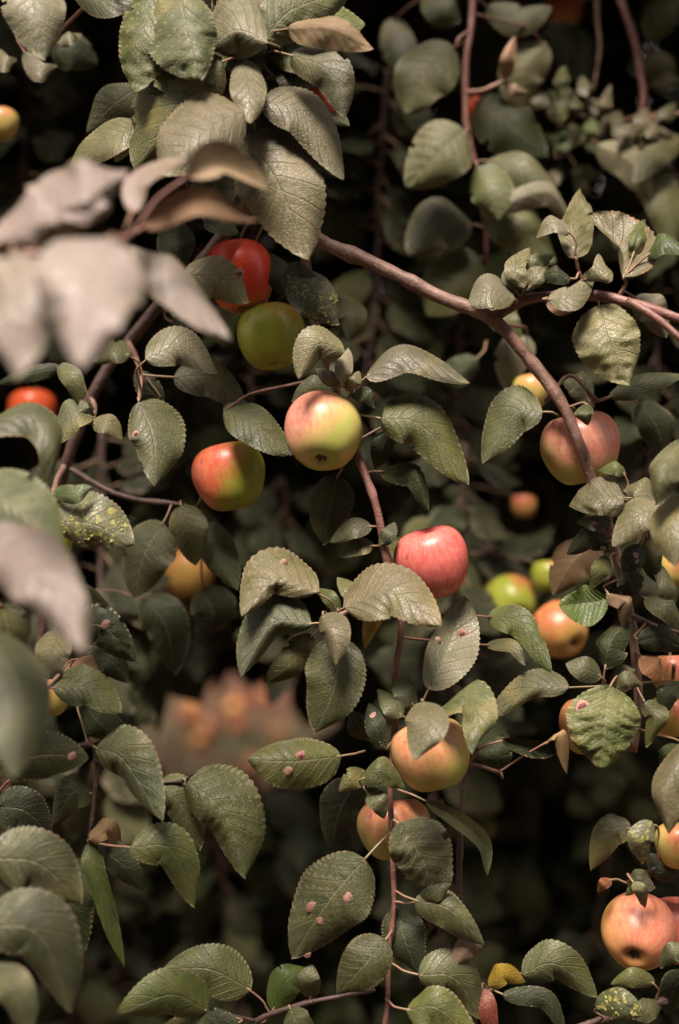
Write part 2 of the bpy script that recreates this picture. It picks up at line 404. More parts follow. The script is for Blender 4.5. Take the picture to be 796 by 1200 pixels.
def blob(c, n, r, flat, seed, nu=6, nw=9):
    n = n.normalized(); a = n.orthogonal().normalized(); b = n.cross(a); vs = []; fs = []
    for i in range(nu+1):
        th = math.pi*i/nu
        for j in range(nw):
            ph = 2*math.pi*j/nw; q = a*math.cos(ph)*math.sin(th)+b*math.sin(ph)*math.sin(th)+n*math.cos(th)*flat
            q = q+a*(0.28*q.dot(a)); vs.append(c+q*r*(1+0.3*noise.noise(q*1.5+Vector((seed, 0, 0)))))
    for i in range(nu):
        for j in range(nw):
            k = (j+1) % nw; fs.append((i*nw+j, i*nw+k, (i+1)*nw+k, (i+1)*nw+j))
    return vs, fs

# ------------------------------------------------------------------ apples (things)
PROF = [(0.0, -0.66), (0.09, -0.69), (0.18, -0.79), (0.32, -0.86), (0.50, -0.82), (0.70, -0.66), (0.88, -0.36), (0.98, -0.02), (1.0, 0.22),
        (0.96, 0.48), (0.84, 0.72), (0.65, 0.87), (0.45, 0.90), (0.28, 0.83), (0.14, 0.70), (0.0, 0.55)]
def camdir(v): return (RT*v[0]+UP*v[1]-FW*v[2]).normalized()
G = {'g': (0.27, 0.33, 0.035), 'c': (0.38, 0.40, 0.095), 'y': (0.42, 0.37, 0.09), 'o': (0.44, 0.29, 0.07)}
def apple(x, y, r, d, label, axis=(0, -1, 0.25), blush=(-0.5, 0.6, 0.6), thr=0.2, soft=0.45, green='g', red=(0.46, 0.055, 0.04), pink=(0.60, 0.19, 0.12),
          stalk=None, tall=1.0, group=None, seg=44, R=None, loc=None):
    """x, y, r in pixels of the photograph; axis: direction of the calyx, blush: reddest side (right, up, towards viewer)"""
    c = loc if loc is not None else P(x, y, d); rad = R or r*K*d
    ax = -camdir(axis); q = Vector((0, 0, 1)).rotation_difference(ax)
    prof3 = catmull([Vector((a, 0, b)) for a, b in PROF], 36); vs = []; fs = []; sd = x*0.13+y*0.07
    for i, p in enumerate(prof3):
        for j in range(seg):
            an = 2*math.pi*j/seg; lo = max(0, -p.z)
            rr = max(0, p.x)*(1+0.022*math.cos(5*an+sd)*(0.3+lo)+0.035*noise.noise(Vector((math.cos(an)*0.9, math.sin(an)*0.9, p.z+sd))))
            vs.append(Vector((rr*math.cos(an), rr*math.sin(an), p.z*tall+0.03*math.cos(an+sd)*p.x))*rad)
    n = len(prof3)
    for i in range(n-1):
        for j in range(seg):
            k = (j+1) % seg; fs.append((i*seg+j, i*seg+k, (i+1)*seg+k, (i+1)*seg+j))
    bd = q.inverted() @ camdir(blush)
    m = apple_mat(G[green], red, pink, tuple(bd), thr, soft)
    o = mesh_obj('apple', vs, fs, [m]); o.location = c; o.rotation_mode = 'QUATERNION'; o.rotation_quaternion = q
    tag(o, label, 'apple', group)
    # calyx: five dry sepals round a dark pit
    vs, fs = blob(Vector((0, 0, -0.68*tall))*rad, Vector((0, 0, -1)), rad*0.085, 0.5, sd)
    for s in range(5):
        an = s*2*math.pi/5+sd; e = Vector((math.cos(an), math.sin(an), 0)); tn = Vector((-e.y, e.x, 0)); b0 = len(vs)
        z = -0.68*tall
        for (ra, wd, zz) in ((0.03, 0.05, 0), (0.09, 0.045, -0.05), (0.13, 0.0, -0.13)):
            for sg in (-1, 1): vs.append((e*ra+tn*wd*sg+Vector((0, 0, z+zz)))*rad)
            for sg in (1, -1): vs.append((e*(ra+0.015)+tn*wd*sg+Vector((0, 0, z+zz+0.02)))*rad)
        for a in (0, 4):
            for u in range(4): fs.append((b0+a+u, b0+a+(u+1) % 4, b0+a+4+(u+1) % 4, b0+a+4+u))
    cx = mesh_obj('calyx', vs, fs, [M['calyx']]); cx.parent = o; cx.location = (0, 0, 0)
    # stalk
    base = Vector((0, 0, 0.54*tall*rad))
    if stalk is not None and d > 1.3:
        top = c+ax*(rad*1.0); near = min(ALLS, key=lambda s: (s-top).length+(0.05 if s.z < top.z else 0))
        e = q.inverted() @ (near-c) if (near-top).length < 0.10 else Vector((0.15, 0.1, 1.1))*rad
    elif stalk is not None:
        e = q.inverted() @ (P(*stalk)-c)
    else: e = Vector((0.12*math.sin(sd), 0.12*math.cos(sd), 1.15))*rad
    midp = Vector((0, 0, 0.95*tall*rad)).lerp(e, 0.35) if e.length > rad*1.3 else base.lerp(e, 0.5)
    pth = catmull([base, midp, e], 8); v2, f2 = tube(pth, [0.0014+0.0007*abs(i/8-0.4) for i in range(9)], 7)
    st = mesh_obj('stalk', v2, f2, [M['stalk']]); st.parent = o; st.location = (0, 0, 0)
    return o
# ------------------------------------------------------------------ the setting: ground, grass, fallen fruit, the tree's crown, trees farther off, unseen trees added for shade
def px(p):
    r = p-CAM; z = r.dot(FW)
    return (398+r.dot(RT)/(z*K), 600-r.dot(UP)/(z*K), z) if z > 0.05 else (-9999, -9999, z)
def in_gap(x, y, m=0.0, both=True):
    return ((x-272)/(128+m))**2+((y-845)/(64+m))**2 < 1 or (both and ((x-625)/(72+m))**2+((y-1000)/(95+m))**2 < 1)
m, t, b = new_mat('orchard floor'); N = NT(t); tc = N.n('ShaderNodeTexCoord'); ob = tc.outputs['Object']
n1 = N.noise(ob, 0.9, 4); n2 = N.noise(ob, 14, 5); n3 = N.noise(ob, 70, 4)
col = N.mix(N.ramp(n1, 0.42, 0.60), (0.060, 0.024, 0.008, 1), (0.028, 0.036, 0.009, 1))
col = N.mix(N.ramp(n2, 0.45, 0.65, 0, 0.7), col, (0.085, 0.034, 0.012, 1)); col = N.mix(N.ramp(n3, 0.5, 0.7, 0, 0.6), col, (0.045, 0.027, 0.015, 1))
N.put(b.inputs['Base Color'], col); b.inputs['Roughness'].default_value = 0.9
bp = N.n('ShaderNodeBump'); bp.inputs['Strength'].default_value = 0.8; bp.inputs['Distance'].default_value = 0.03
N.put(bp.inputs['Height'], n2); N.put(b.inputs['Normal'], bp.outputs[0]); M['floor'] = m
vs, fs = [], []
xs = [-150, -40, -12]+[-6+0.5*i for i in range(25)]+[12, 40, 150]; ys = [-150, -40, -12]+[-4+0.5*i for i in range(33)]+[20, 50, 200]
for yy in ys:
    for xx in xs:
        near = abs(xx) <= 6 and -4 <= yy <= 12
        vs.append(Vector((xx, yy, 0.05*noise.noise(Vector((xx*0.8, yy*0.8, 0))) if near else 0)))
for i in range(len(ys)-1):
    for j in range(len(xs)-1):
        a = i*len(xs)+j; fs.append((a, a+1, a+1+len(xs), a+len(xs)))
o = mesh_obj('ground', vs, fs, [M['floor']]); o['kind'] = 'structure'
def gz(x, y): return 0.05*noise.noise(Vector((x*0.8, y*0.8, 0)))
M['grass'] = plain('grass', (0.05, 0.075, 0.02), (0.09, 0.085, 0.03), 3, 0.6)
rg = random.Random(5); vs, fs = [], []
for i in range(9000):
    x = rg.uniform(-3.2, 3.2); y = rg.uniform(1.9, 9)
    if noise.noise(Vector((x*1.3, y*1.3, 4))) < -0.05: continue
    a = rg.uniform(0, 6.28); h = rg.uniform(0.05, 0.17); wd = rg.uniform(0.003, 0.006); e = Vector((math.cos(a), math.sin(a), 0)); s = Vector((-e.y, e.x, 0)); c = Vector((x, y, gz(x, y)-0.01)); b0 = len(vs)
    vs += [c-s*wd, c+s*wd, c+e*h*0.25+Vector((0, 0, h*0.6))+s*wd*0.8, c+e*h*0.25+Vector((0, 0, h*0.6))-s*wd*0.8, c+e*h*0.75+Vector((0, 0, h*0.95))]
    fs += [(b0, b0+1, b0+2, b0+3), (b0+3, b0+2, b0+4)]
o = mesh_obj('grass', vs, fs, [M['grass']]); o['kind'] = 'stuff'; tag(o, 'thin grass growing on the orchard floor', 'grass')
# windfall apples lying on the orchard floor behind the tree
rf = random.Random(8); wf = []
for i in range(400):
    x = rf.uniform(-1.15, 0.30); y = rf.uniform(3.9, 6.6)
    if all((x-a)**2+(y-b)**2 > 0.105**2 for a, b in wf): wf.append((x, y))
    if len(wf) >= 46: break
proto = None
for i, (x, y) in enumerate(wf):
    if i < 4:
        o = apple(x*100, y*100, 40, 1, 'windfall apple lying on the brown orchard floor behind the tree', axis=(rf.uniform(-1, 1), rf.uniform(-0.6, 0.6), rf.uniform(-1, 1)),
                  blush=(rf.uniform(-1, 1), 0.8, 0.5), thr=-0.7, green='o', red=(0.22, 0.045, 0.012), pink=(0.26, 0.085, 0.022), R=0.036, seg=20, loc=Vector((x, y, gz(x, y)+0.030)), group='windfall apples on the orchard floor')
        if i == 0: protos = []
        protos.append(o)
    else:
        s = protos[i % 4]; o = s.copy(); COL.objects.link(o)
        o.location = (x, y, gz(x, y)+0.030); o.rotation_quaternion = Euler((rf.uniform(0, 6), rf.uniform(0, 6), rf.uniform(0, 6))).to_quaternion()
        for ch in s.children: c = ch.copy(); COL.objects.link(c); c.parent = o

def leaf_cloud(name, pts, mat, parent, size=(0.05, 0.085), seed=1, flat=0.5):
    r = random.Random(seed); vs, fs = [], []
    for p in pts:
        l = r.uniform(*size); wd = l*r.uniform(0.26, 0.34)
        T = Vector((r.gauss(0, 0.7), r.gauss(0, 0.7), -0.7+r.gauss(0, 0.5))).normalized()
        Nn = Vector((r.gauss(0, 0.6), r.gauss(-0.4, 0.6), 0.6+r.gauss(0, 0.4))); S = T.cross(Nn)
        if S.length < 1e-3: continue
        S.normalize(); Nn = S.cross(T); b0 = len(vs); dr = l*r.uniform(0.05, 0.15)
        for tt, hh, zz in ((0, 0.02, 0), (0.3, 0.95, 0.07), (0.62, 0.85, 0.06), (1, 0.02, -0.08)):
            c = p+T*(l*tt)+Nn*(l*zz)
            vs += [c-S*wd*hh-Nn*dr*hh, c, c+S*wd*hh-Nn*dr*hh]
        for k in range(3):
            a = b0+3*k; fs += [(a, a+1, a+4, a+3), (a+1, a+2, a+5, a+4)]
    uv = []
    for i in range(len(vs)): uv.append(((i % 12)//3/3, (i % 3)/2))
    o = mesh_obj(name, vs, fs, [M[mat]], parent, Vector(world_loc(parent)), None, uv); o['kind'] = 'stuff'; return o
def limb(parent, pts, r0, r1, name):
    path = catmull([Vector(p) for p in pts], 26)
    vs, fs = tube(path, [r0+(r1-r0)*(i/26)**0.8 for i in range(27)], 14, 0.2, r0*50); return mesh_obj(name, vs, fs, [M['bark_dark']], parent, Vector(pts[0]))
def tree(label, base, crown, n, seed, mat='dark', reject=None, size=(0.05, 0.085), group=None, shell=0.25):
    r = random.Random(seed); bx, by = base; root = tag(empty('apple_tree', (bx, by, 0)), label, 'tree', group)
    limb(root, [(bx, by, -0.1), (bx+0.03, by, 0.5), (bx-0.03, by+0.04, 1.0), (bx+0.04, by, 1.5)], 0.13, 0.085, 'trunk')
    (cx, cy, cz), (rx, ry, rz) = crown
    for k in range(6):
        a = k*1.05+r.uniform(-0.3, 0.3); e = (cx+math.cos(a)*rx*0.75, cy+math.sin(a)*ry*0.75, cz+r.uniform(-0.1, 0.5)*rz)
        limb(root, [(bx, by, 1.15+0.05*k), ((bx*2+e[0])/3, (by*2+e[1])/3, (1.3*2+e[2])/3+0.25), e], 0.055, 0.012, 'limb')
    pts = []
    while len(pts) < n:
        v = Vector((r.gauss(0, 1), r.gauss(0, 1), r.gauss(0, 1))).normalized()*(1-shell*abs(r.gauss(0, 1)))
        p = Vector((cx+v.x*rx, cy+v.y*ry, cz+v.z*rz))
        if p.z < 0.45 or noise.noise(p*2.3+Vector((seed, 0, 0))) < -0.5: continue
        if reject and reject(p): continue
        pts.append(p)
    leaf_cloud('crown', pts, mat, root, size, seed); return root
def rej(p):
    x, y, z = px(p)
    if z < 1.3: return z > -0.5 and p.z < 1.95 and abs(p.x) < 0.9
    if -140 < x < 936 and -60 < y < 1290 and z < 2.15: return True
    return in_gap(x, y, 14, False)
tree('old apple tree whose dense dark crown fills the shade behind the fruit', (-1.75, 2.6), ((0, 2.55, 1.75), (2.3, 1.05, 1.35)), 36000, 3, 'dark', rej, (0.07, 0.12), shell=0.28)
def rej2(p):
    x, y, z = px(p)
    return p.z < 1.78 or (z > 0 and -100 < x < 900 and y > -70)
tree('apple tree of the next row closing the view beyond the orchard floor', (0.9, 9.0), ((0.9, 9.0, 2.2), (2.8, 1.6, 1.8)), 9000, 4, 'dark', None, (0.08, 0.13))
tree('broad apple tree of the next row beyond the windfall apples', (-3.4, 9.4), ((-3.4, 9.4, 2.2), (2.8, 1.6, 1.8)), 9000, 6, 'dark', None, (0.08, 0.13))

def shade_canopy(label, base, x0, x1, y0, y1, z0, z1, n, seed):
    r = random.Random(seed); root = tag(empty('apple_tree', (base[0], base[1], 0)), label, 'tree')
    limb(root, [(base[0], base[1], -0.1), (base[0]+0.04, base[1], 0.6), (base[0]-0.03, base[1], 1.3), (base[0], base[1], 1.9)], 0.12, 0.07, 'trunk')
    for k in range(7):
        e = (x0+(x1-x0)*(k+0.5)/7, r.uniform(y0+0.1, y1), r.uniform(z0+0.25, z1)); limb(root, [(base[0], base[1], 1.6), ((base[0]+e[0])/2, (base[1]+e[1])/2, e[2]+0.1), e], 0.045, 0.01, 'limb')
    pts = []
    while len(pts) < n:
        p = Vector((r.uniform(x0, x1), r.uniform(y0, y1), r.uniform(z0, z1)))
        if p.y < y0+0.25*abs(noise.noise(p*2.5)) or noise.noise(p*3+Vector((seed, 0, 0))) < -0.35 or rej2(p): continue
        pts.append(p)
    leaf_cloud('crown', pts, 'dark', root, (0.055, 0.09), seed)
shade_canopy('spreading apple tree whose leafy roof shades the branches from above', (1.9, 2.4), -2.4, 2.4, 1.22, 4.4, 1.78, 2.9, 20000, 12)  # leafy roof out of view, added to keep light off the background
for k in range(4):  # unseen row behind the camera, added to cut off the low sky
    tree('tall apple tree of the row that faces the fruit across the grass', (-5.4+3.6*k, -3.2), ((-5.4+3.6*k, -3.2, 3.5), (2.4, 1.2, 3.3)), 7000, 30+k, 'dark', None, (0.16, 0.26), 'orchard row across the grass')

# undergrowth added as dark fill where shade lies below the crown
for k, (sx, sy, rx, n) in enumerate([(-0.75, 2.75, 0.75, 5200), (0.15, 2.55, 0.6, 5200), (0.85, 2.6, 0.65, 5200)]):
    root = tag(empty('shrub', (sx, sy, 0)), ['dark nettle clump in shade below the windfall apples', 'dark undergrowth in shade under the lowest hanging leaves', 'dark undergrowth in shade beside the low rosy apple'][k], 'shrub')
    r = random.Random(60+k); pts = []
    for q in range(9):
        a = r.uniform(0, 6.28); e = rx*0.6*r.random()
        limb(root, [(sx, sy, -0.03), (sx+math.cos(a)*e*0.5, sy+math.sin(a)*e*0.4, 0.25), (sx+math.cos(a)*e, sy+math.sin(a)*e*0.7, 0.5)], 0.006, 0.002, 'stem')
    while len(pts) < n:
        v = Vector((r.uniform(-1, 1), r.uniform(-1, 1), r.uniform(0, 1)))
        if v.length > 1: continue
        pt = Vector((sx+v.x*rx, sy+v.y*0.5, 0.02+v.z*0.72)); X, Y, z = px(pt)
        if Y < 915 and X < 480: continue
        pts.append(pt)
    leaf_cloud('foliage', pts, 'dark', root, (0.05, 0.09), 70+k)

# background branches: many leaves out of focus, each leaf an object that shares one of a few meshes
BG = []
def bg_mesh(mat, seed, w, cr):
    mid = [Vector((0, 0, 0)), Vector((0.03, 0.5, 0.05)), Vector((0, 1, -0.09+0.03*seed))]
    vs, fs, fm, uv, rows, nr = leaf_mesh(mid, Vector((1, 0, 0)), w, w*0.9, 1, cr, 1, 18, 4, 'o', seed, 0.08, None, 0.008)
    v2, f2 = tube(catmull([Vector((0, -0.34, -0.07)), Vector((0, -0.15, -0.02)), Vector((0, 0.03, 0))], 4), [0.016]*5, 5)
    b0 = len(vs); vs += v2; fs += [tuple(a+b0 for a in f) for f in f2]; fm += [2]*len(f2); uv += [(0, 0.5)]*len(v2)
    o = mesh_obj('leaf', vs, fs, [M[mat], M['under'], M['petiole']], None, Vector((0, 0, 0)), fm, uv); me = o.data; bpy.data.objects.remove(o); return me
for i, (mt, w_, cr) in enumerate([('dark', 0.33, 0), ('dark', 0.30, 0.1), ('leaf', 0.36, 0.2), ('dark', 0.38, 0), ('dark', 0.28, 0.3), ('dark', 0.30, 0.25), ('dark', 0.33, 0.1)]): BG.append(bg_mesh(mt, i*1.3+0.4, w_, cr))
rb = random.Random(21)
def bg_branch(label, pts, n, r0=0.004, group='leafy branches in the shade behind the fruit', size=(0.055, 0.085), mat='bark_dark', gaps=True):
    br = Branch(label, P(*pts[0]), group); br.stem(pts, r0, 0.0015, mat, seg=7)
    k = len(br.samples)
    for i in range(n):
        p, r = br.samples[int((i+0.6*rb.random())/n*(k-1))]
        X, Y, z = px(p)
        if gaps and in_gap(X, Y, 30): continue
        sd = 1 if i % 2 else -1
        T = (RT*(sd*rb.uniform(0.2, 1.0))+UP*rb.uniform(-1.1, 0.25)-FW*rb.uniform(-0.4, 0.6)).normalized()
        Nn = (-FW*rb.uniform(0.3, 1.0)+UP*rb.uniform(0.0, 0.8)+RT*rb.gauss(0, 0.45)); S = T.cross(Nn)
        if S.length < 0.05: continue
        S.normalize(); Nn = S.cross(T).normalized(); l = rb.uniform(*size)
        b = p+T*(0.34*l)
        o = bpy.data.objects.new('leaf', rb.choice(BG)); COL.objects.link(o); o.parent = br.root
        mt = Matrix((S*l, T*l, Nn*l)).transposed().to_4x4(); mt.translation = b-br.root.location; o.matrix_local = mt
    return br
bgl = 'leafy twig hanging out of focus in the shade behind the fruit'
starts = [(20, -40, 420), (70, 60, 470), (140, 30, 420), (225, 250, 560), (300, 60, 420), (420, -40, 330), (455, 80, 420), (500, -40, 300), (540, 280, 480), (600, 10, 400), (650, -40, 330), (700, 20, 380),
          (760, -40, 420), (790, 160, 520), (450, 340, 480), (600, 420, 420), (545, 520, 300), (580, 600, 240), (740, 560, 560), (640, 560, 260), (330, 560, 240), (240, 520, 240), (120, 500, 420), (190, 640, 180),
          (30, 560, 560), (120, 860, 380), (250, 960, 260), (770, 900, 330), (60, 940, 300), (500, 760, 400)]
for i, (x, y, ln) in enumerate(starts):
    d = rb.uniform(1.62, 2.15) if y < 850 else rb.uniform(2.05, 2.3); s = rb.uniform(-70, 70)
    bg_branch(bgl, [(x, y, d), (x+s*0.3, y+ln*0.33, d+rb.uniform(-0.03, 0.05)), (x+s*0.4, y+ln*0.66, d+rb.uniform(-0.03, 0.05)), (x+s, y+ln, d+0.04)], max(8, int(ln/14)))
# ------------------------------------------------------------------ the branches in front, leaf by leaf
# --- main limb with its fork, right-hand cluster
B = Branch('thick bare pinkish limb forking beside curled leaves, pink apple hanging at its bend', P(190, -80, 1.30))
B.stem([(190, -80, 1.33), (215, 60, 1.32), (270, 200, 1.28), (355, 270, 1.24), (440, 312, 1.22), (520, 348, 1.21), (575, 376, 1.20), (625, 425, 1.20), (660, 480, 1.195), (692, 558, 1.20), (722, 650, 1.22), (740, 730, 1.23), (748, 800, 1.23), (742, 880, 1.24)], 0.0068, 0.0036)
B.stem([(572, 377, 1.20), (610, 353, 1.20), (640, 346, 1.195), (690, 344, 1.19), (740, 356, 1.18), (796, 373, 1.17), (850, 385, 1.16)], 0.0048, 0.0036, 'bark_pink', 'fork')
B.stem([(735, 352, 1.18), (768, 372, 1.17), (800, 398, 1.16), (830, 420, 1.15)], 0.0032, 0.0028, 'bark_pink', 'twig')
B.stem([(640, 470, 1.21), (668, 440, 1.22), (700, 470, 1.21)], 0.002, 0.0018, 'bark', 'spur')
B.stem([(585, 382, 1.205), (625, 418, 1.215), (650, 452, 1.21), (668, 490, 1.20)], 0.0030, 0.0016, 'bark', 'twig')
B.stem([(612, 352, 1.20), (614, 335, 1.195), (610, 318, 1.19)], 0.0018, 0.0012, 'bark', 'spur')
B.stem([(690, 345, 1.19), (678, 318, 1.185), (674, 300, 1.18)], 0.0018, 0.0012, 'bark_pink', 'spur')
B.stem([(722, 352, 1.185), (733, 332, 1.18), (730, 325, 1.18)], 0.0018, 0.0014, 'bark_pink', 'spur')
B.stem([(738, 720, 1.225), (770, 735, 1.22), (800, 742, 1.21)], 0.0024, 0.0018, 'bark_dark', 'twig')
B.stem([(700, 580, 1.205), (735, 585, 1.19), (772, 596, 1.17), (810, 600, 1.15)], 0.0022, 0.0018, 'bark', 'twig')
L(B, [(604, 350), (575, 340), (550, 358)], 22, 21, 1.185, sh='r', mat='pale', wave=.03)
L(B, [(676, 304), (673, 265), (681, 220)], 16, 24, 1.18, cr=.8, mat='pale', wave=.12)
L(B, [(670, 272), (648, 261), (628, 278)], 11, 10, 1.175, cr=.5, mat='pale')
L(B, [(731, 326), (727, 290), (688, 252)], 9, 38, 1.175, cr=.5, mat='pale', um='under_tan', cv=-1)
L(B, [(733, 326), (752, 308), (764, 280)], 11, 9, 1.18, cr=.6, mat='leaf')
L(B, [(742, 300), (748, 275), (757, 256)], 9, 10, 1.185, cr=1.2, mat='leaf')
L(B, [(758, 300), (778, 283), (812, 296)], 11, 14, 1.175, mat='green')
L(B, [(683, 328), (706, 322), (702, 297)], 14, 13, 1.18, sh='r', cr=.5, mat='pale')
L(B, [(642, 351), (674, 347), (696, 322)], 13, 15, 1.165, cr=.5, mat='pale')
L(B, [(668, 328), (650, 320), (629, 327)], 12, 10, 1.175, cr=.6, mat='dark')
L(B, [(614, 338), (604, 312), (622, 290)], 12, 12, 1.18, cr=.7, mat='pale')
L(B, [(614, 340), (630, 322), (643, 304)], 12, 11, 1.185, cr=.7, mat='pale')
L(B, [(606, 345), (597, 325), (600, 305)], 9, 8, 1.19, cr=.6, mat='pale')
L(B, [(618, 332), (626, 308), (650, 298)], 10, 10, 1.195, cr=.6, mat='leaf')
L(B, [(640, 352), (660, 361), (682, 356)], 9, 9, 1.185, cr=1, mat='brown')
L(B, [(702, 356), (714, 400), (738, 452)], 40, 38, 1.185, cr=.45, cor=1.8, wave=.1, mat='pale', lean=(.3, -.2))
L(B, [(744, 348), (766, 364), (780, 396)], 20, 19, 1.24, und=1)
L(B, [(712, 466), (755, 450), (806, 438)], 13, 15, 1.235, att=(694, 472, 1.21), sh='n', lean=(.25, 0))
L(B, [(692, 472), (678, 448), (658, 442)], 16, 15, 1.27, cr=.6, mat='mottled', lean=(.25, 0))
L(B, [(636, 482), (603, 486), (566, 544)], 24, 31, 1.19, att=(655, 487, 1.20))
L(B, [(690, 472), (684, 484), (690, 498)], 11, 10, 1.18, sh='r', lean=(.25, 0))
L(B, [(732, 583), (702, 586), (667, 592)], 19, 26, 1.17, cr=.5, mat='pale')
L(B, [(772, 598), (746, 606), (718, 640)], 21, 19, 1.16, mat='pale')
L(B, [(768, 592), (750, 570), (731, 574)], 15, 13, 1.175, mat='pale', cr=.3)
L(B, [(734, 556), (722, 548), (700, 552)], 9, 8, 1.19, mat='leaf')
L(B, [(716, 610), (695, 612), (676, 612)], 10, 8, 1.19, mat='leaf', gall=[(697, 614, 4)])
L(B, [(714, 637), (690, 630), (665, 650)], 15, 14, 1.20, mat='dark', gall=[(707, 642, 4)])
L(B, [(752, 638), (742, 655), (729, 670)], 15, 14, 1.185, mat='dark', gall=[(745, 651, 4), (747, 658, 4)])
L(B, [(758, 628), (764, 655), (768, 682)], 14, 14, 1.195, mat='dark')
L(B, [(730, 668), (740, 684), (742, 704)], 17, 16, 1.195, mat='dark', sh='r')
L(B, [(714, 652), (704, 668), (692, 690)], 11, 11, 1.205, mat='dark')
L(B, [(704, 636), (672, 656), (648, 698)], 27, 22, 1.25, und=1, um='under_tan')
L(B, [(712, 702), (685, 707), (655, 710)], 26, 22, 1.185, cor=2.2, sh='r', mat='green', cv=-1)
L(B, [(710, 696), (736, 706), (731, 738)], 8, 14, 1.19, und=1, um='under_tan')
L(B, [(709, 784), (714, 755), (738, 722)], 12, 24, 1.18, mat='dark', att=(706, 806, 1.19))
L(B, [(705, 792), (685, 784), (663, 777)], 16, 15, 1.175, att=(708, 806, 1.19))
L(B, [(713, 804), (709, 850), (703, 901)], 44, 44, 1.165, sh='r', cr=.35, cor=2.6, wave=.06, att=(742, 800, 1.22), mat='leaf', scar=[(684, 829, 8)], tipd=.01)
L(B, [(755, 822), (768, 842), (757, 875)], 17, 8, 1.18)
L(B, [(722, 808), (735, 798), (754, 802)], 11, 10, 1.175, cr=.4)
L(B, [(722, 800), (732, 788), (745, 784)], 10, 9, 1.185, cr=.3, mat='pale')
L(B, [(752, 768), (765, 782), (777, 797)], 13, 13, 1.20, mat='brown')
L(B, [(748, 752), (775, 748), (804, 762)], 16, 16, 1.195, mat='dark', cr=.4)
L(B, [(756, 700), (780, 712), (800, 740)], 13, 14, 1.19, mat='leaf', cr=.3)
L(B, [(770, 660), (784, 690), (786, 716)], 9, 10, 1.19, mat='leaf')
L(B, [(806, 580), (785, 618), (792, 664)], 26, 22, 1.12, mat='pale', att=(812, 590, 1.14))
L(B, [(806, 514), (776, 556), (770, 592)], 26, 14, 1.12, att=(812, 560, 1.14))
L(B, [(814, 862), (780, 925), (784, 978)], 28, 12, 1.13, att=(826, 820, 1.14), mat='pale')
L(B, [(806, 880), (784, 888), (773, 902)], 14, 14, 1.17, mat='dark')
L(B, [(800, 800), (784, 812), (776, 842)], 14, 12, 1.21, mat='dark')
L(B, [(748, 470), (770, 500), (780, 540)], 22, 20, 1.30, mat='dark')
# --- central hanging branch
C = Branch('slender reddish branch hanging straight down with pink apple and spotted leaves', P(355, 272, 1.235))
C.stem([(352, 270, 1.235), (360, 320, 1.235), (372, 385, 1.23), (388, 440, 1.225), (404, 500, 1.225), (424, 548, 1.21), (440, 592, 1.205), (454, 655, 1.205), (468, 712, 1.21), (470, 745, 1.205), (465, 800, 1.20), (460, 880, 1.195), (459, 980, 1.185), (462, 1060, 1.18), (456, 1130, 1.175), (448, 1230, 1.17)], 0.0044, 0.0018, 'bark_pink')
C.stem([(388, 440, 1.225), (400, 445, 1.21), (410, 452, 1.20), (420, 470, 1.195)], 0.0028, 0.0018, 'bark', 'spur')
C.stem([(460, 690, 1.208), (430, 705, 1.20), (402, 718, 1.195), (388, 728, 1.19)], 0.0024, 0.0018, 'bark', 'spur')
C.stem([(464, 815, 1.20), (476, 835, 1.195), (492, 838, 1.19), (510, 832, 1.185)], 0.0022, 0.0015, 'bark', 'spur')
C.stem([(460, 905, 1.193), (440, 908, 1.19), (425, 910, 1.185)], 0.002, 0.0014, 'bark', 'spur')
C.stem([(462, 880, 1.195), (500, 915, 1.20), (548, 897, 1.20), (585, 905, 1.21)], 0.0022, 0.0015, 'bark', 'twig')
L(C, [(429, 441), (476, 416), (551, 449)], 14, 21, 1.185, att=(406, 470, 1.20), mat='pale', cr=.15)
L(C, [(446, 490), (495, 500), (548, 568)], 34, 28, 1.185, att=(420, 486, 1.20), cor=1.4)
L(C, [(404, 412, -.01), (372, 404, -.02), (350, 444, -.02)], 14, 24, 1.175, mat='pale', wave=.02, nopet=True, lean=(.1, 0))
L(C, [(399, 446), (404, 428), (408, 408)], 11, 11, 1.178, und=1, lean=(.25, 0))
L(C, [(398, 452), (384, 442), (370, 432)], 9, 9, 1.19, mat='pale', cr=.4, lean=(.25, 0))
L(C, [(398, 452), (394, 435), (391, 420)], 9, 8, 1.195, mat='pale', cr=.4, lean=(.25, 0))
L(C, [(404, 455), (415, 447), (422, 435)], 8, 8, 1.19, mat='pale', cr=.4, lean=(.25, 0))
L(C, [(392, 455), (366, 452), (342, 470)], 11, 12, 1.20, mat='leaf', cr=.5, lean=(.25, 0))
L(C, [(410, 460), (428, 462), (440, 478)], 9, 9, 1.20, mat='dark', cr=.4)
L(C, [(262, 478), (300, 500), (342, 534)], 23, 24, 1.215, mat='leaf', cr=.15)
L(C, [(396, 556), (386, 596), (379, 638)], 26, 25, 1.235, mat='dark')
L(C, [(458, 503), (446, 528), (440, 550)], 13, 13, 1.225, mat='dark')
L(C, [(446, 552), (486, 556), (502, 598)], 12, 17, 1.225, mat='dark', wave=.1)
L(C, [(436, 616), (412, 620), (388, 636)], 12, 12, 1.215, mat='leaf')
L(C, [(438, 640), (420, 640), (396, 652)], 11, 11, 1.22, mat='leaf')
L(C, [(446, 640), (456, 626), (464, 612)], 9, 9, 1.20, mat='leaf')
L(C, [(372, 694), (322, 680), (284, 722)], 14, 38, 1.18, cor=2.2, cr=.12, att=(395, 716, 1.195), gall=[(333, 658, 7)], mat='pale')
L(C, [(366, 731), (318, 732), (282, 793)], 14, 34, 1.175, cor=1.8, att=(392, 727, 1.19))
L(C, [(366, 744), (340, 778), (312, 800)], 17, 18, 1.205, mat='dark')
L(C, [(377, 721), (390, 744), (394, 780)], 23, 12, 1.16, mat='pale', att=(392, 724, 1.19))
L(C, [(394, 746), (393, 800), (370, 859)], 36, 36, 1.185, att=(400, 722, 1.195))
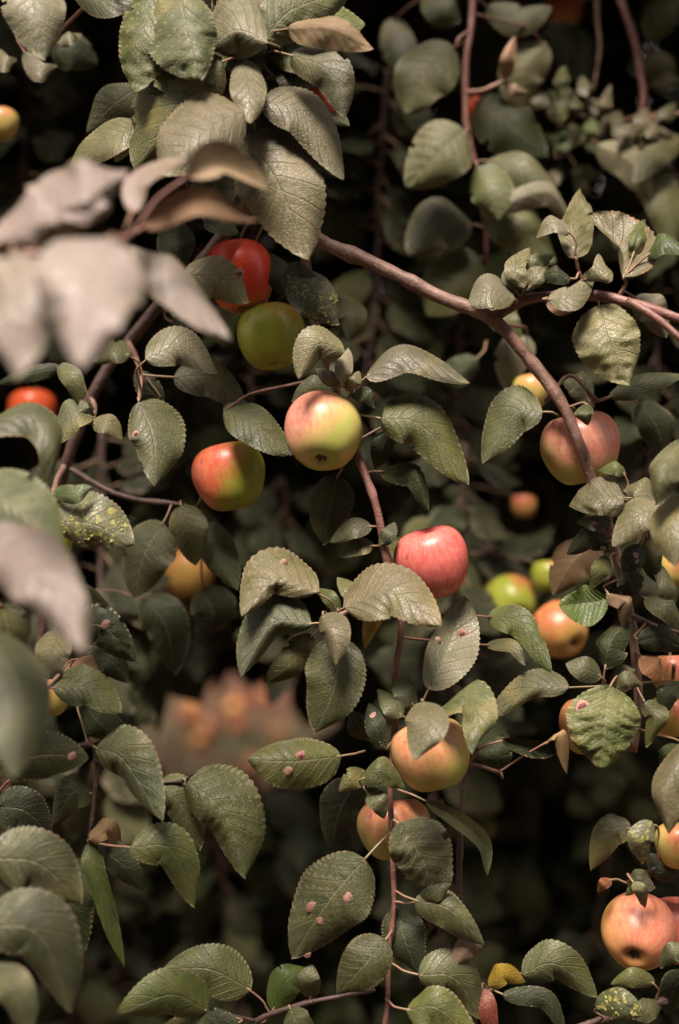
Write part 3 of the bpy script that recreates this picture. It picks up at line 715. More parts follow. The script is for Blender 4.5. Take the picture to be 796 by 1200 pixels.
L(C, [(403, 712), (460, 694), (517, 734)], 34, 30, 1.165, att=(396, 722, 1.195), mat='pale', cor=1.6)
L(C, [(502, 808), (526, 755), (545, 698)], 24, 34, 1.175, att=(488, 838, 1.192), scar=[(540, 743, 6)], gall=[(513, 751, 5)], mat='pale', sh='r', cv=-1)
L(C, [(415, 712), (436, 722), (428, 760)], 14, 11, 1.195, mat='yellow', cr=.5)
L(C, [(418, 704), (408, 690), (396, 676)], 11, 10, 1.20)
L(C, [(398, 718), (386, 700), (372, 690)], 9, 9, 1.195, mat='leaf')
L(C, [(446, 874), (440, 850), (434, 824)], 13, 13, 1.175, mat='dark', gall=[(438, 838, 5)], sh='r')
L(C, [(472, 840), (458, 826), (442, 808)], 13, 12, 1.18)
L(C, [(486, 828), (474, 812), (460, 790)], 13, 13, 1.19)
L(C, [(430, 868), (420, 850), (412, 832)], 14, 14, 1.205, mat='dark')
L(C, [(497, 822), (502, 850), (487, 891)], 25, 27, 1.13, mat='pale', att=(492, 838, 1.19))
L(C, [(508, 836, 0), (545, 814, -.02), (561, 846, -.03), (554, 884, -.02)], 25, 20, 1.165, mat='leaf', cr=.3, att=(500, 838, 1.19))
L(C, [(667, 806), (625, 806), (571, 844)], 14, 20, 1.185, att=(742, 800, 1.22))
L(C, [(588, 866), (635, 872), (657, 862), (665, 908)], 7, 16, 1.19, att=(546, 897, 1.20), mat='dark', um='under_tan', cv=-1)
L(C, [(640, 870), (656, 862), (664, 906)], 9, 9, 1.185, und=1, um='under_tan')
L(C, [(572, 722), (612, 732), (646, 788)], 17, 18, 1.24, mat='leaf')
L(C, [(570, 756), (600, 757), (616, 780)], 8, 8, 1.23, mat='leaf')
L(C, [(588, 905), (582, 885), (590, 862)], 20, 18, 1.25, mat='dark')
L(C, [(400, 886), (342, 892), (289, 890)], 36, 22, 1.165, att=(428, 880, 1.19), gall=[(336, 901, 7)], scar=[(351, 887, 6)], cor=1.5)
L(C, [(427, 902), (415, 912), (398, 928)], 14, 13, 1.185)
L(C, [(423, 914), (446, 902), (474, 924)], 14, 18, 1.165, cr=.4, mat='leaf')
L(C, [(430, 930), (444, 940), (450, 960)], 12, 12, 1.17, mat='leaf', cr=.3)
L(C, [(418, 915), (398, 950), (388, 992)], 27, 26, 1.235, mat='dark')
L(C, [(468, 964), (494, 1005), (516, 1058)], 40, 32, 1.16, cor=2.2, cr=.25)
L(C, [(486, 1055), (528, 1066), (568, 1108)], 15, 26, 1.165, cor=1.6, att=(462, 1043, 1.18))
L(C, [(566, 1104, 0), (548, 1112, -.006), (532, 1134, -.004)], 13, 15, 1.165, und=1, um='under_tan', nopet=True)
L(C, [(488, 1058), (508, 1048), (530, 1036)], 9, 11, 1.17, mat='dark')
L(C, [(428, 1006), (385, 1056), (342, 1122)], 46, 38, 1.165, att=(458, 975, 1.185), gall=[(375, 1079, 8), (406, 1050, 6), (367, 1064, 7), (365, 1131, 5)], cor=1.8)
L(C, [(452, 1101), (426, 1132), (396, 1164)], 30, 28, 1.15, att=(459, 1090, 1.178), cor=1.8)
L(C, [(466, 1062), (474, 1100), (490, 1140)], 26, 25, 1.195, mat='dark')
L(C, [(490, 1143), (532, 1146), (567, 1194)], 28, 25, 1.16, att=(458, 1128, 1.175), mat='leaf')
L(C, [(476, 1184), (514, 1182), (566, 1228)], 22, 26, 1.15, att=(452, 1170, 1.172))
L(C, [(498, 938), (535, 960), (566, 988), (571, 1026)], 11, 9, 1.17, att=(466, 925, 1.19), um='under_tan', cv=-1)
# --- left limb
D = Branch('slanting dark limb below the scarlet and green apples, sparse leaves around it', P(300, 225, 1.28))
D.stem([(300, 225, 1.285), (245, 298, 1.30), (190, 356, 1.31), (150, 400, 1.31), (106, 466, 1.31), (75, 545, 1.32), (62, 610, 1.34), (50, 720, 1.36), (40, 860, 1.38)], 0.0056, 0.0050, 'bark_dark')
D.stem([(150, 400, 1.31), (160, 420, 1.27), (165, 445, 1.23), (163, 470, 1.21)], 0.0028, 0.0016, 'bark', 'twig')
D.stem([(106, 466, 1.31), (112, 480, 1.27), (108, 494, 1.22)], 0.0025, 0.0016, 'bark', 'spur')
D.stem([(75, 545, 1.32), (66, 565, 1.26), (62, 590, 1.18), (58, 612, 1.16)], 0.0028, 0.0018, 'bark', 'twig')
D.stem([(190, 356, 1.31), (205, 330, 1.24), (215, 322, 1.19)], 0.0025, 0.0015, 'bark', 'spur')
D.stem([(75, 545, 1.32), (140, 580, 1.31), (210, 590, 1.28), (250, 610, 1.30)], 0.0028, 0.0016, 'bark_dark', 'twig')
L(D, [(170, 420), (212, 408), (255, 437)], 25, 19, 1.19, mat='pale')
L(D, [(163, 470), (180, 515), (182, 568)], 37, 29, 1.19, scar=[(158, 510, 4)])
L(D, [(203, 442), (248, 444), (289, 480)], 22, 22, 1.245, mat='leaf')
L(D, [(108, 488), (86, 484), (66, 520)], 19, 18, 1.20, sh='r')
L(D, [(108, 492), (98, 482), (96, 468)], 9, 9, 1.21)
L(D, [(107, 497), (126, 496), (144, 514)], 12, 12, 1.20, mat='pale')
L(D, [(153, 416), (131, 412), (109, 425)], 13, 14, 1.22)
L(D, [(68, 428), (85, 445), (95, 477)], 13, 12, 1.23)
L(D, [(72, 430), (36, 438), (-4, 450)], 10, 9, 1.25, mat='dark')
L(D, [(60, 612), (106, 614), (158, 638)], 37, 27, 1.155, mat='mottled', lichen=34)
L(D, [(61, 578), (86, 580), (108, 570)], 12, 11, 1.16, mat='green')
L(D, [(192, 612), (168, 652), (158, 702)], 33, 30, 1.275, mat='leaf')
L(D, [(212, 592), (222, 625), (230, 662)], 23, 22, 1.255, mat='leaf')
L(D, [(240, 612), (256, 650), (278, 692)], 22, 20, 1.285, mat='leaf')
L(D, [(170, 700), (195, 735), (205, 790)], 28, 26, 1.36, mat='dark')
L(D, [(236, 690), (250, 720), (240, 750)], 28, 26, 1.38, mat='dark')
L(D, [(190, 470), (170, 450), (160, 432)], 14, 14, 1.26, mat='dark')
L(D, [(200, 380), (225, 370), (250, 390)], 18, 18, 1.30, mat='dark')
# --- left edge branch, close to the viewer
E = Branch('branch of broad dull leaves, one spotted with a pink gall, under a blurred pale leaf', P(-60, 380, 1.06))
E.stem([(-60, 380, 1.06), (-45, 500, 1.05), (-40, 620, 1.04), (-35, 760, 1.05), (-30, 900, 1.08), (-35, 1050, 1.06), (-45, 1230, 1.04)], 0.005, 0.003)
E.stem([(-35, 780, 1.05), (10, 800, 1.12), (48, 810, 1.15), (70, 790, 1.16)], 0.002, 0.0014, 'bark', 'twig')
E.stem([(-30, 900, 1.08), (40, 880, 1.14), (90, 875, 1.165), (112, 878, 1.17), (112, 930, 1.175), (104, 985, 1.165)], 0.0026, 0.0016, 'bark_dark', 'twig')
E.stem([(112, 890, 1.17), (160, 915, 1.175), (215, 916, 1.18)], 0.0018, 0.0014, 'bark_dark', 'twig')
L(E, [(-32, 505, 0), (28, 486, -.01), (62, 518, -.01), (57, 574, .01)], 17, 24, 1.06, mat='leaf', cv=1)
L(E, [(-30, 570), (20, 596), (72, 640)], 42, 30, 1.02)
L(E, [(70, 720), (98, 700), (133, 716)], 15, 12, 1.17)
L(E, [(80, 736), (120, 734), (160, 776)], 24, 26, 1.165, mat='dark', gall=[(123, 733, 6)], cr=.4, cor=2)
L(E, [(72, 740), (60, 766), (57, 796)], 21, 21, 1.12, mat='pale')
L(E, [(61, 806), (100, 806), (143, 836)], 25, 23, 1.155, mat='leaf', att=(46, 810, 1.15))
L(E, [(72, 790), (110, 780), (135, 792)], 12, 12, 1.20, mat='brown')
L(E, [(100, 770), (130, 775), (152, 800)], 16, 18, 1.22, mat='dark')
L(E, [(112, 876), (146, 892), (190, 962)], 36, 22, 1.165, cor=2.4)
L(E, [(110, 930), (86, 928), (62, 968)], 20, 20, 1.18, mat='dark')
L(E, [(178, 922), (210, 940), (234, 996)], 27, 22, 1.175, cor=1.8)
L(E, [(218, 914), (264, 955), (288, 1028)], 46, 32, 1.165, cor=2.2)
L(E, [(152, 993), (200, 996), (228, 1063)], 26, 24, 1.14, att=(112, 988, 1.165))
L(E, [(-14, 1006), (45, 1012), (95, 1058)], 38, 38, 1.08)
L(E, [(-20, 1086), (45, 1094), (84, 1186)], 42, 38, 1.02)
L(E, [(-26, 1140), (16, 1160), (34, 1218)], 22, 22, 0.99)
L(E, [(-4, 900), (50, 885), (104, 888)], 28, 28, 1.13, mat='dark', gall=[(84, 886, 5)])
L(E, [(-14, 742), (22, 815), (16, 912)], 34, 40, 0.92, mat='leaf')
L(E, [(4, 706), (10, 745), (12, 792)], 24, 26, 1.06, mat='dark')
L(E, [(104, 986), (114, 1030), (146, 1134)], 12, 14, 1.165, mat='green', um='under_tan', wave=.12)
L(E, [(108, 988), (140, 1010), (170, 1044)], 18, 18, 1.18, mat='dark')
L(E, [(105, 984), (128, 972), (142, 1004)], 12, 12, 1.16, und=1, um='under_tan')
L(E, [(-6, 946), (28, 950), (60, 978)], 26, 26, 1.19, mat='dark')
L(E, [(95, 820), (120, 850), (152, 870)], 22, 20, 1.22, mat='dark')
L(E, [(100, 1005), (80, 1060), (95, 1120)], 30, 28, 1.28, mat='dark')
L(E, [(150, 880), (168, 882), (186, 896)], 12, 12, 1.17, mat='leaf')
# --- foreground branch, far out of focus
F = Branch('pinkish twig with large pale leaves, strongly blurred, before the scarlet apple', P(-120, 330, 0.86))
F.stem([(-120, 330, 0.86), (-20, 303, 0.86), (45, 297, 0.86), (95, 296, 0.86), (130, 286, 0.87), (152, 276, 0.88)], 0.0028, 0.0016, 'bark_pink')
F.stem([(-100, 560, 0.90), (-60, 600, 0.88), (-30, 640, 0.87)], 0.003, 0.0018, 'bark_pink', 'twig')
F.stem([(-120, 330, 0.86), (-125, 450, 0.88), (-100, 560, 0.90)], 0.003, 0.003, 'bark_pink', 'stem')
L(F, [(46, 262), (98, 232), (151, 200)], 48, 16, 0.86, mat='silver', att=(40, 297, .86), wave=.2, cor=2.2, cr=.12)
L(F, [(-4, 286), (60, 258), (131, 240)], 46, 20, 0.87, mat='silver', att=(-10, 302, .86), wave=.2, cor=2.2, cr=.12)
L(F, [(12, 296), (22, 360), (18, 440)], 44, 44, 0.82, mat='silver', wave=.2, cor=2.2, cr=.12)
L(F, [(134, 280), (98, 340), (98, 430)], 62, 62, 0.80, mat='silver', wave=.2, cor=2.2, cr=.12)
L(F, [(155, 250), (164, 208), (222, 186)], 14, 13, 0.92, mat='silver', att=(130, 284, .87), wave=.2, cor=2.2, cr=.12)
L(F, [(218, 206), (258, 194), (314, 222)], 28, 12, 0.93, und=1, um='under_tan', cv=-1, att=(148, 280, .88))
L(F, [(168, 266), (232, 236), (302, 258)], 15, 18, 0.92, und=1, um='under_tan', cv=-1, att=(145, 288, .88))
L(F, [(148, 288), (200, 316), (272, 400)], 14, 38, 0.97, mat='silver', um='under_tan', wave=.2, cor=2.2, cr=.12)
L(F, [(-34, 634), (42, 672), (102, 762)], 42, 40, 0.86, mat='silver', wave=.2, cor=2.2, cr=.12)
# --- top cluster of large leaves
H = Branch('short twig carrying a dense cluster of large rough grey-green leaves over the scarlet apple', P(300, -90, 1.20))
H.stem([(300, -90, 1.21), (304, -20, 1.205), (305, 30, 1.20), (296, 70, 1.20), (286, 120, 1.205), (286, 160, 1.20)], 0.0040, 0.0018)
H.stem([(304, -20, 1.205), (250, -30, 1.19), (212, -14, 1.18), (185, -22, 1.17)], 0.0028, 0.0018, 'bark', 'twig')
H.stem([(305, 40, 1.20), (315, 48, 1.19), (335, 62, 1.19)], 0.002, 0.0014, 'bark', 'spur')
H.stem([(185, -22, 1.17), (110, -40, 1.15), (40, -40, 1.13)], 0.002, 0.0015, 'bark', 'twig')
L(H, [(190, -26), (166, 40), (158, 108)], 44, 32, 1.17, cr=.4, cor=1.8, mat='leaf')
L(H, [(210, -18), (220, 40), (236, 95)], 34, 54, 1.155, cr=.25, cor=1.4, mat='leaf')
L(H, [(314, 50), (276, 36), (242, 62)], 16, 54, 1.14, mat='pale', wave=.08)
L(H, [(260, 70), (212, 120), (158, 198)], 30, 54, 1.145, cor=1.2, mat='leaf')
L(H, [(286, 130), (230, 160), (184, 204)], 36, 46, 1.12, mat='pale', att=(290, 110, 1.2))
L(H, [(284, 68), (292, 105), (294, 145)], 20, 22, 1.17, mat='pale')
L(H, [(256, 92), (258, 115), (263, 140)], 16, 16, 1.19, mat='brown', cr=1)
L(H, [(310, 44), (345, 10), (410, -8)], 36, 28, 1.16, mat='leaf', cor=1.5, cr=.3)
L(H, [(338, 33), (388, 32), (438, 58)], 18, 24, 1.145, und=1, att=(313, 46, 1.19), um='under_tan', cr=.3)
L(H, [(315, 50), (352, 60), (402, 76)], 26, 24, 1.185, cr=.5, mat='leaf', cor=2)
L(H, [(340, 64), (386, 84), (404, 138)], 28, 20, 1.15, mat='leaf', cr=.2, att=(308, 62, 1.195))
L(H, [(307, 118), (357, 134), (403, 211)], 28, 26, 1.155, mat='pale', att=(300, 70, 1.2))
L(H, [(312, 92), (365, 112), (410, 148)], 18, 18, 1.21, mat='leaf')
L(H, [(286, 160), (324, 212), (362, 304)], 56, 46, 1.165, mat='pale', cor=1.2, lean=(.3, -.1))
L(H, [(214, 322), (256, 326), (292, 354)], 26, 26, 1.165, mat='pale', scar=[(280, 322, 7)], att=(205, 330, 1.24), lean=(.25, 0))
L(H, [(238, 260), (260, 264), (280, 274)], 11, 11, 1.20, mat='leaf', att=(250, 235, 1.2))
L(H, [(206, 258), (206, 288), (212, 316)], 22, 22, 1.25, mat='dark')
L(H, [(338, 328), (370, 348), (398, 380)], 26, 27, 1.19, mat='mottled', lichen=26, att=(362, 318, 1.235), lean=(.25, 0))
L(H, [(328, 330), (350, 318), (376, 334)], 12, 12, 1.205, mat='dark', att=(360, 315, 1.235))
L(H, [(396, 348), (414, 368), (408, 396)], 17, 17, 1.33, mat='leaf', att=(372, 350, 1.24))
L(H, [(162, 146), (124, 164), (82, 194)], 20, 20, 1.20, mat='pale', att=(215, 70, 1.31))
L(H, [(160, 104), (130, 125), (102, 156)], 24, 24, 1.27, mat='dark', att=(215, 70, 1.31))
L(H, [(34, -32), (42, 15), (53, 70)], 33, 40, 1.12, mat='pale')
L(H, [(86, -14), (122, 2), (166, -4)], 16, 18, 1.22, mat='leaf')
L(H, [(28, 60), (46, 84), (68, 78)], 11, 12, 1.32, mat='pale', cr=.3, att=(20, 40, 1.4))
L(H, [(70, 52), (82, 44), (96, 40)], 8, 8, 1.30, mat='pale', cr=.3, att=(60, 30, 1.36))
L(H, [(-8, 58), (4, 74), (20, 70)], 10, 10, 1.34, mat='pale', cr=.3, att=(-20, 50, 1.4))
L(H, [(60, 60), (85, 58), (115, 75)], 22, 24, 1.40, mat='dark')
L(H, [(330, 180), (345, 160), (340, 130)], 22, 20, 1.25, mat='dark')
L(H, [(300, 300), (325, 320), (335, 350)], 16, 16, 1.26, mat='dark', att=(310, 260, 1.26))
L(H, [(330, 10), (372, 20), (428, 30)], 30, 30, 1.22, mat='leaf', cr=.3)
L(H, [(262, 30), (272, 75), (262, 120)], 28, 30, 1.22, mat='dark')
L(H, [(220, 140), (235, 185), (230, 235)], 26, 28, 1.23, mat='dark', att=(275, 190, 1.28))
L(H, [(300, 150), (300, 180), (288, 215)], 24, 24, 1.24, mat='dark')
L(H, [(318, 85), (335, 112), (342, 150)], 22, 22, 1.225, mat='leaf')
L(H, [(175, 120), (150, 150), (135, 190)], 20, 22, 1.27, mat='dark', att=(215, 70, 1.31))
L(H, [(302, 16), (286, 60), (288, 104)], 32, 30, 1.215, mat='leaf')
L(H, [(202, 86), (184, 138), (196, 190)], 32, 32, 1.195, mat='leaf')
L(H, [(332, 40), (346, 80), (350, 124)], 27, 26, 1.212, mat='leaf')
L(H, [(172, -16), (188, 50), (202, 112)], 42, 40, 1.195, mat='leaf', cr=.3)
L(H, [(262, 148), (250, 200), (264, 252)], 32, 30, 1.215, mat='leaf')
L(H, [(250, 10), (240, 55), (250, 100)], 30, 30, 1.20, mat='leaf', cr=.2)
# --- top centre hanging twig, a little out of focus
T = Branch('thin pink twig hanging above the forked limb, a small pale leaf at its side', P(560, -70, 1.46))
T.stem([(562, -70, 1.46), (555, 0, 1.46), (548, 60, 1.45), (545, 110, 1.45), (548, 150, 1.45), (556, 190, 1.45), (567, 230, 1.46), (570, 310, 1.48)], 0.0042, 0.0024, 'bark_pink')
T.stem([(546, 108, 1.45), (568, 105, 1.44), (592, 95, 1.44)], 0.0024, 0.002, 'petiole', 'spur')
T.stem([(548, 38, 1.45), (538, 45, 1.44), (534, 56, 1.44)], 0.0022, 0.0015, 'bark_pink', 'spur')
L(T, [(545, 152), (516, 178), (476, 220)], 36, 36, 1.42, cor=2, lean=(.15, -.1))
L(T, [(560, 194), (575, 225), (584, 258)], 30, 20, 1.42, gall=[(586, 228, 3)], lean=(.15, -.1))
L(T, [(572, 188), (612, 198), (652, 224)], 20, 22, 1.44, lean=(.15, -.1))
L(T, [(640, 50), (612, 85), (610, 138)], 26, 28, 1.50, und=1)
L(T, [(534, 56), (496, 88), (478, 134)], 34, 34, 1.47, mat='leaf', lean=(.15, -.1))
L(T, [(558, 120), (600, 148), (640, 184)], 34, 36, 1.52, mat='dark', lean=(.15, -.1))
L(T, [(570, 8), (610, 24), (646, 8)], 18, 18, 1.5, mat='leaf', lean=(.15, -.1))
L(T, [(592, 94), (594, 70), (604, 42)], 8, 10, 1.43, mat='pale', und=1, um='under_tan')
L(T, [(592, 95), (604, 106), (620, 110)], 7, 7, 1.43, mat='pale', und=1, um='under_tan')
L(T, [(552, 262), (512, 262), (478, 300)], 34, 32, 1.46, lean=(.15, -.1))
L(T, [(562, 300), (530, 330), (500, 370)], 36, 36, 1.48, lean=(.15, -.1))
L(T, [(570, 240), (610, 262), (650, 308)], 26, 34, 1.44, mat='leaf', lean=(.15, -.1))
L(T, [(575, 245), (640, 225), (668, 260)], 14, 16, 1.40, und=1)
L(T, [(505, -20), (520, 10), (540, 24)], 22, 22, 1.5, mat='leaf', lean=(.15, -.1))
L(T, [(460, 20), (470, 60), (490, 90)], 20, 20, 1.56, mat='leaf', lean=(.15, -.1))
L(T, [(620, 395), (602, 418), (590, 455)], 22, 22, 1.42, mat='pale', att=(590, 380, 1.3), lean=(.15, -.1))
L(T, [(585, 345), (590, 372), (612, 395)], 18, 18, 1.40, mat='leaf', att=(575, 330, 1.46), lean=(.15, -.1))
L(T, [(560, 420), (530, 440), (500, 440)], 16, 18, 1.44, mat='dark', att=(570, 400, 1.46), lean=(.15, -.1))
# --- top right twigs with small curled leaves
U = Branch('bent pink twig behind a blurred clump of small curled leaves', P(718, -70, 1.55))
U.stem([(716, -70, 1.56), (726, 0, 1.55), (744, 50, 1.54), (754, 108, 1.54), (748, 140, 1.54), (735, 170, 1.55)], 0.0050, 0.0022, 'bark_pink')
U.stem([(860, 136, 1.5), (796, 133, 1.52), (742, 138, 1.54), (720, 150, 1.55)], 0.0030, 0.002, 'bark_pink', 'twig')
U.stem([(695, -60, 1.6), (700, 20, 1.58), (702, 60, 1.57), (694, 110, 1.57)], 0.003, 0.0016, 'bark', 'twig')
U.stem([(735, 170, 1.55), (700, 150, 1.55), (670, 130, 1.55), (650, 160, 1.55)], 0.0022, 0.0015, 'bark', 'twig')
ru = random.Random(4)
for i in range(30):
    x = ru.uniform(640, 770); y = ru.uniform(95, 205); a = ru.uniform(0, 6.28); l = ru.uniform(20, 38)
    L(U, [(x, y), (x+math.cos(a)*l*0.5+ru.uniform(-6, 6), y+math.sin(a)*l*0.5+ru.uniform(-6, 6)), (x+math.cos(a)*l, y+math.sin(a)*l)], ru.uniform(7, 13), ru.uniform(7, 13), ru.uniform(1.48, 1.58), cr=.8, mat=ru.choice(['pale', 'leaf', 'pale', 'green']), res=16)
L(U, [(700, 170), (740, 190), (768, 244)], 20, 22, 1.48, und=1)
L(U, [(760, 62), (775, 80), (780, 112)], 20, 20, 1.58, und=1)
L(U, [(770, 200), (780, 240), (792, 290)], 24, 22, 1.5, mat='leaf')
L(U, [(800, 160), (770, 180), (740, 215)], 16, 16, 1.5, mat='leaf')
L(U, [(640, 30), (675, 60), (690, 100)], 26, 26, 1.64, mat='dark')
L(U, [(800, -10), (775, 20), (760, 50)], 22, 22, 1.62, mat='leaf')
# --- bottom twigs
V = Branch('dark twig with dull green leaves beneath the leaf spotted with four galls', P(250, 1240, 1.20))
V.stem([(240, 1240, 1.20), (300, 1197, 1.19), (350, 1178, 1.185), (405, 1166, 1.18), (440, 1160, 1.185)], 0.0030, 0.0014, 'bark_dark')
V.stem([(300, 1197, 1.19), (270, 1190, 1.18), (244, 1186, 1.175)], 0.0016, 0.0012, 'bark_dark', 'spur')
L(V, [(294, 1160), (246, 1136), (190, 1136)], 32, 27, 1.18, mat='leaf', att=(318, 1190, 1.188))
L(V, [(244, 1185), (200, 1166), (136, 1190)], 26, 30, 1.16, mat='leaf')
L(V, [(365, 1170), (362, 1150), (366, 1130)], 14, 14, 1.19, mat='leaf')
L(V, [(340, 1182), (350, 1200), (375, 1225)], 16, 16, 1.17, mat='leaf')
L(V, [(320, 1185), (335, 1150), (360, 1135)], 18, 20, 1.24, mat='green')
L(V, [(280, 1200), (220, 1210), (160, 1240)], 24, 22, 1.15, mat='dark')
W_ = Branch('dark twig with yellow and red leaves beside the apple with dark calyx pit', P(560, 1260, 1.22))
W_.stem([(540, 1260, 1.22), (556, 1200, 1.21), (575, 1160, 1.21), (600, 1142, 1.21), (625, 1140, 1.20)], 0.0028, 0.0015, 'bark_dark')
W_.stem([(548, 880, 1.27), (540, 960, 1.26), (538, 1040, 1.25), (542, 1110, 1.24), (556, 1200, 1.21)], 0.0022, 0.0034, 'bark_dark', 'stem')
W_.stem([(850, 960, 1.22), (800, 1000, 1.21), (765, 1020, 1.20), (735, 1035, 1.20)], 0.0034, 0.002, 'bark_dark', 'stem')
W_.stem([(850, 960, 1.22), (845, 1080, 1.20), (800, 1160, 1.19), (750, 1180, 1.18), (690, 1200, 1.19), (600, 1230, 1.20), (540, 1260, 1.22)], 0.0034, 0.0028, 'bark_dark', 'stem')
L(W_, [(612, 1141), (652, 1130), (700, 1168)], 25, 20, 1.185, mat='leaf')
L(W_, [(572, 1156), (590, 1142), (616, 1150)], 13, 12, 1.19, mat='yellow')
L(W_, [(564, 1158), (570, 1182), (580, 1220)], 13, 12, 1.185, mat='red')
L(W_, [(588, 1166), (640, 1172), (664, 1214)], 11, 12, 1.18, mat='dark')
L(W_, [(740, 968), (715, 976), (693, 1020)], 19, 18, 1.19, mat='leaf')
L(W_, [(764, 962), (750, 985), (752, 1012)], 15, 14, 1.18, mat='mottled')
L(W_, [(766, 1042), (748, 1030), (734, 1050)], 11, 11, 1.165, mat='mottled', cr=.6)
L(W_, [(742, 1034), (752, 1046), (756, 1064)], 8, 8, 1.155, mat='mottled', cr=.4)
L(W_, [(716, 1030), (708, 1036), (701, 1046)], 7, 7, 1.19, mat='brown')
L(W_, [(768, 1152), (740, 1146), (716, 1154)], 12, 11, 1.17, mat='leaf')
L(W_, [(698, 1180), (726, 1176), (756, 1192)], 17, 17, 1.165, mat='mottled', lichen=26, cr=.5)
L(W_, [(746, 1196), (760, 1184), (778, 1178)], 14, 14, 1.16, mat='leaf')
L(W_, [(806, 1112), (788, 1118), (774, 1134)], 13, 12, 1.15, mat='leaf')
L(W_, [(806, 1140), (790, 1160), (780, 1190)], 16, 16, 1.17, mat='dark')
L(W_, [(800, 1030), (778, 1020), (760, 1000)], 14, 14, 1.21, mat='dark')
# --- apples
A = apple
A(379, 508, 46, 1.20, 'cream-green apple with pink cheek and calyx facing out, under a curled leaf', (-.06, -.82, .50), (-.75, .65, .35), .42, .55, 'c', (0.56, 0.15, 0.11), (0.66, 0.33, 0.23), (398, 448, 1.21), .98)
A(507, 661, 44, 1.215, 'bright rosy pink apple above the large serrated leaves', (.25, -.95, -.1), (0, .5, .8), -.45, .4, 'y', (0.52, 0.075, 0.065), (0.66, 0.20, 0.16), (468, 640, 1.21), 1.0)
A(681, 527, 46, 1.235, 'rosy apple behind the bare limb, yellow at its base', (.15, -1, .05), (.1, .8, .6), .05, .5, 'c', (0.60, 0.17, 0.12), (0.74, 0.40, 0.27), (672, 478, 1.205), .98)
A(282, 326, 40, 1.255, 'glossy scarlet apple half hidden by a pale leaf', (.15, -1, .15), (-.2, .7, .7), -.35, .4, 'o', (0.66, 0.04, 0.02), (0.70, 0.09, 0.04), (300, 250, 1.275), 1.12)
A(318, 396, 40, 1.255, 'plain green apple touching the scarlet one', (.1, -1, .2), (.3, 1, .2), .95, .4, 'g', (0.50, 0.18, 0.05), (0.5, 0.28, 0.08), (360, 325, 1.237), 1.0)
A(269, 560, 43, 1.25, 'apple half red and half green under a grey leaf', (.2, -1, .15), (-.9, .3, .3), .2, .35, 'g', (0.50, 0.07, 0.04), (0.56, 0.18, 0.08), (230, 600, 1.29), .98)
A(506, 886, 46, 1.195, 'orange-pink apple with a pale leaf lying on its face', (.25, -1, .1), (-.4, .5, .7), .5, .6, 'c', (0.54, 0.16, 0.09), (0.64, 0.34, 0.17), (490, 838, 1.192), .98)
A(463, 973, 43, 1.225, 'yellow and pink apple split by the thin hanging stem', (.1, -1, .2), (-.2, .8, .5), .5, .55, 'c', (0.54, 0.14, 0.09), (0.64, 0.32, 0.16), (460, 915, 1.195), .9)
A(748, 1094, 44, 1.20, 'dull rosy apple with a dark calyx pit and crumpled leaf on top', (-.30, -.45, .84), (.3, .6, .5), .1, .55, 'o', (0.48, 0.12, 0.08), (0.56, 0.26, 0.14), (762, 1024, 1.20), 1.0)
A(798, 1092, 40, 1.245, 'pink apple half hidden behind the rosy one with the calyx pit', (0, -1, .1), (0, .6, .7), -.4, .4, 'o', (0.50, 0.09, 0.07), (0.6, 0.22, 0.15), (800, 1004, 1.21))
A(600, 706, 31, 1.60, 'small green apple blurred in the shade with a dark calyx', (.2, -.4, .8), (.5, .8, .2), .9, .4, 'g', stalk=(590, 640, 1.52))
A(657, 740, 33, 1.46, 'yellow-orange apple in the shade behind the two-tone leaf', (.45, -.4, .7), (-.5, .7, .5), .6, .5, 'o', pink=(0.5, 0.25, 0.08), stalk=(668, 690, 1.40))
A(642, 676, 20, 1.58, 'tiny green apple deep in the shade', (0, -1, .2), (.5, .8, .2), .9, .4, 'g', stalk=(645, 640, 1.58))
A(692, 852, 36, 1.225, 'yellow-orange apple hidden behind the rough round leaf', (0, -1, .1), (-.6, .5, .5), .7, .5, 'y', stalk=(735, 800, 1.23))
A(788, 840, 26, 1.245, 'yellow-orange apple beside the rough round leaf, partly covered by dark leaves', (0, -1, .1), (.2, .6, .5), .7, .5, 'y', stalk=(790, 780, 1.22))
A(786, 790, 24, 1.25, 'pinkish orange apple behind a small brown leaf', (0, -1, .1), (.2, .6, .5), .5, .5, 'y', pink=(0.6, 0.3, 0.18), stalk=(784, 750, 1.265))
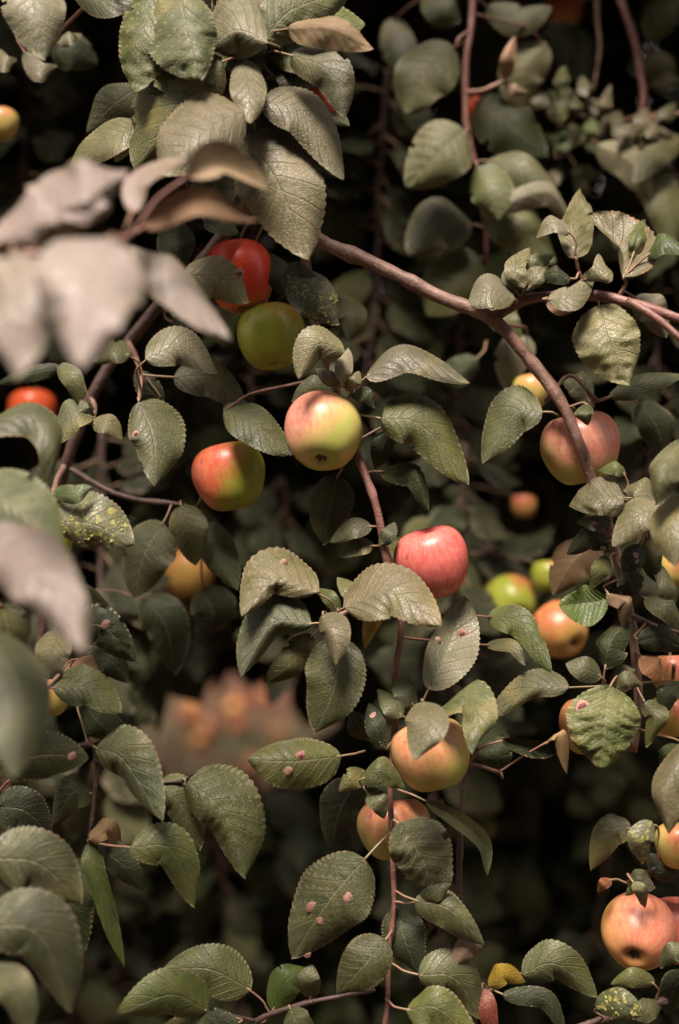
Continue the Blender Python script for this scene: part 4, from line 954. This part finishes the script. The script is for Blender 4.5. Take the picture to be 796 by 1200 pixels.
A(794, 668, 22, 1.24, 'small orange apple peeping out under pale grey leaves', (0, -1, .1), (.2, .6, .5), .7, .5, 'y', stalk=(800, 610, 1.16))
A(797, 992, 29, 1.20, 'pale yellow apple under a long light leaf above the rosy apple', (0, -1, .1), (.2, .6, .5), .6, .5, 'y', stalk=(802, 998, 1.21))
A(38, 484, 28, 1.68, 'orange-red apple blurred behind the arched leaf', (0, -1, .1), (.2, .8, .5), -.5, .4, 'o', (0.62, 0.06, 0.02), (0.6, 0.12, 0.03), (45, 440, 1.36))
A(48, 634, 38, 1.22, 'green apple behind the yellow-flecked leaf', (0, -1, .1), (.2, .8, .2), 1.0, .4, 'g', stalk=(60, 580, 1.22))
A(58, 818, 24, 1.20, 'yellow-green apple behind a dull purple leaf', (0, -1, .1), (.2, .8, .2), .9, .4, 'y', stalk=(40, 806, 1.15))
A(378, 112, 32, 1.215, 'red apple showing between large rough grey-green leaves', (.3, -1, .1), (0, .6, .6), -.6, .4, 'o', (0.55, 0.045, 0.03), (0.62, 0.13, 0.09), (330, 58, 1.19))
A(222, 672, 30, 1.85, 'blurred yellow apple behind two hanging leaves below the red and green apple', (0, -1, .1), (-.3, .8, .4), 1.0, .5, 'o', stalk=(225, 620, 1.6))
A(614, 594, 15, 1.75, 'little blurred orange apple under the forked limb', (0, -1, .1), (-.3, .8, .4), .7, .5, 'o', stalk=(616, 560, 1.6))
A(660, 12, 23, 1.72, 'dim orange apple in shade behind leaves of the thin pink twig', (0, -1, .1), (0, .8, .4), -.1, .5, 'o', stalk=(660, -30, 1.7))
A(556, 128, 14, 1.55, 'small red apple behind the thin pink twig', (0, -1, .1), (0, .8, .4), -.6, .4, 'o', (0.6, 0.05, 0.02), (0.6, 0.1, 0.03), (552, 100, 1.46))
A(2, 146, 20, 1.45, 'dull yellow apple in deep shade beside pale curled leaves', (0, -1, .1), (0, .8, .4), .9, .4, 'y', stalk=(10, 100, 1.45))
A(622, 460, 22, 1.40, 'yellow-green apple glimpsed between limb and grey leaf', (0, -1, .1), (0, .8, .4), .9, .4, 'y', stalk=(630, 430, 1.3))
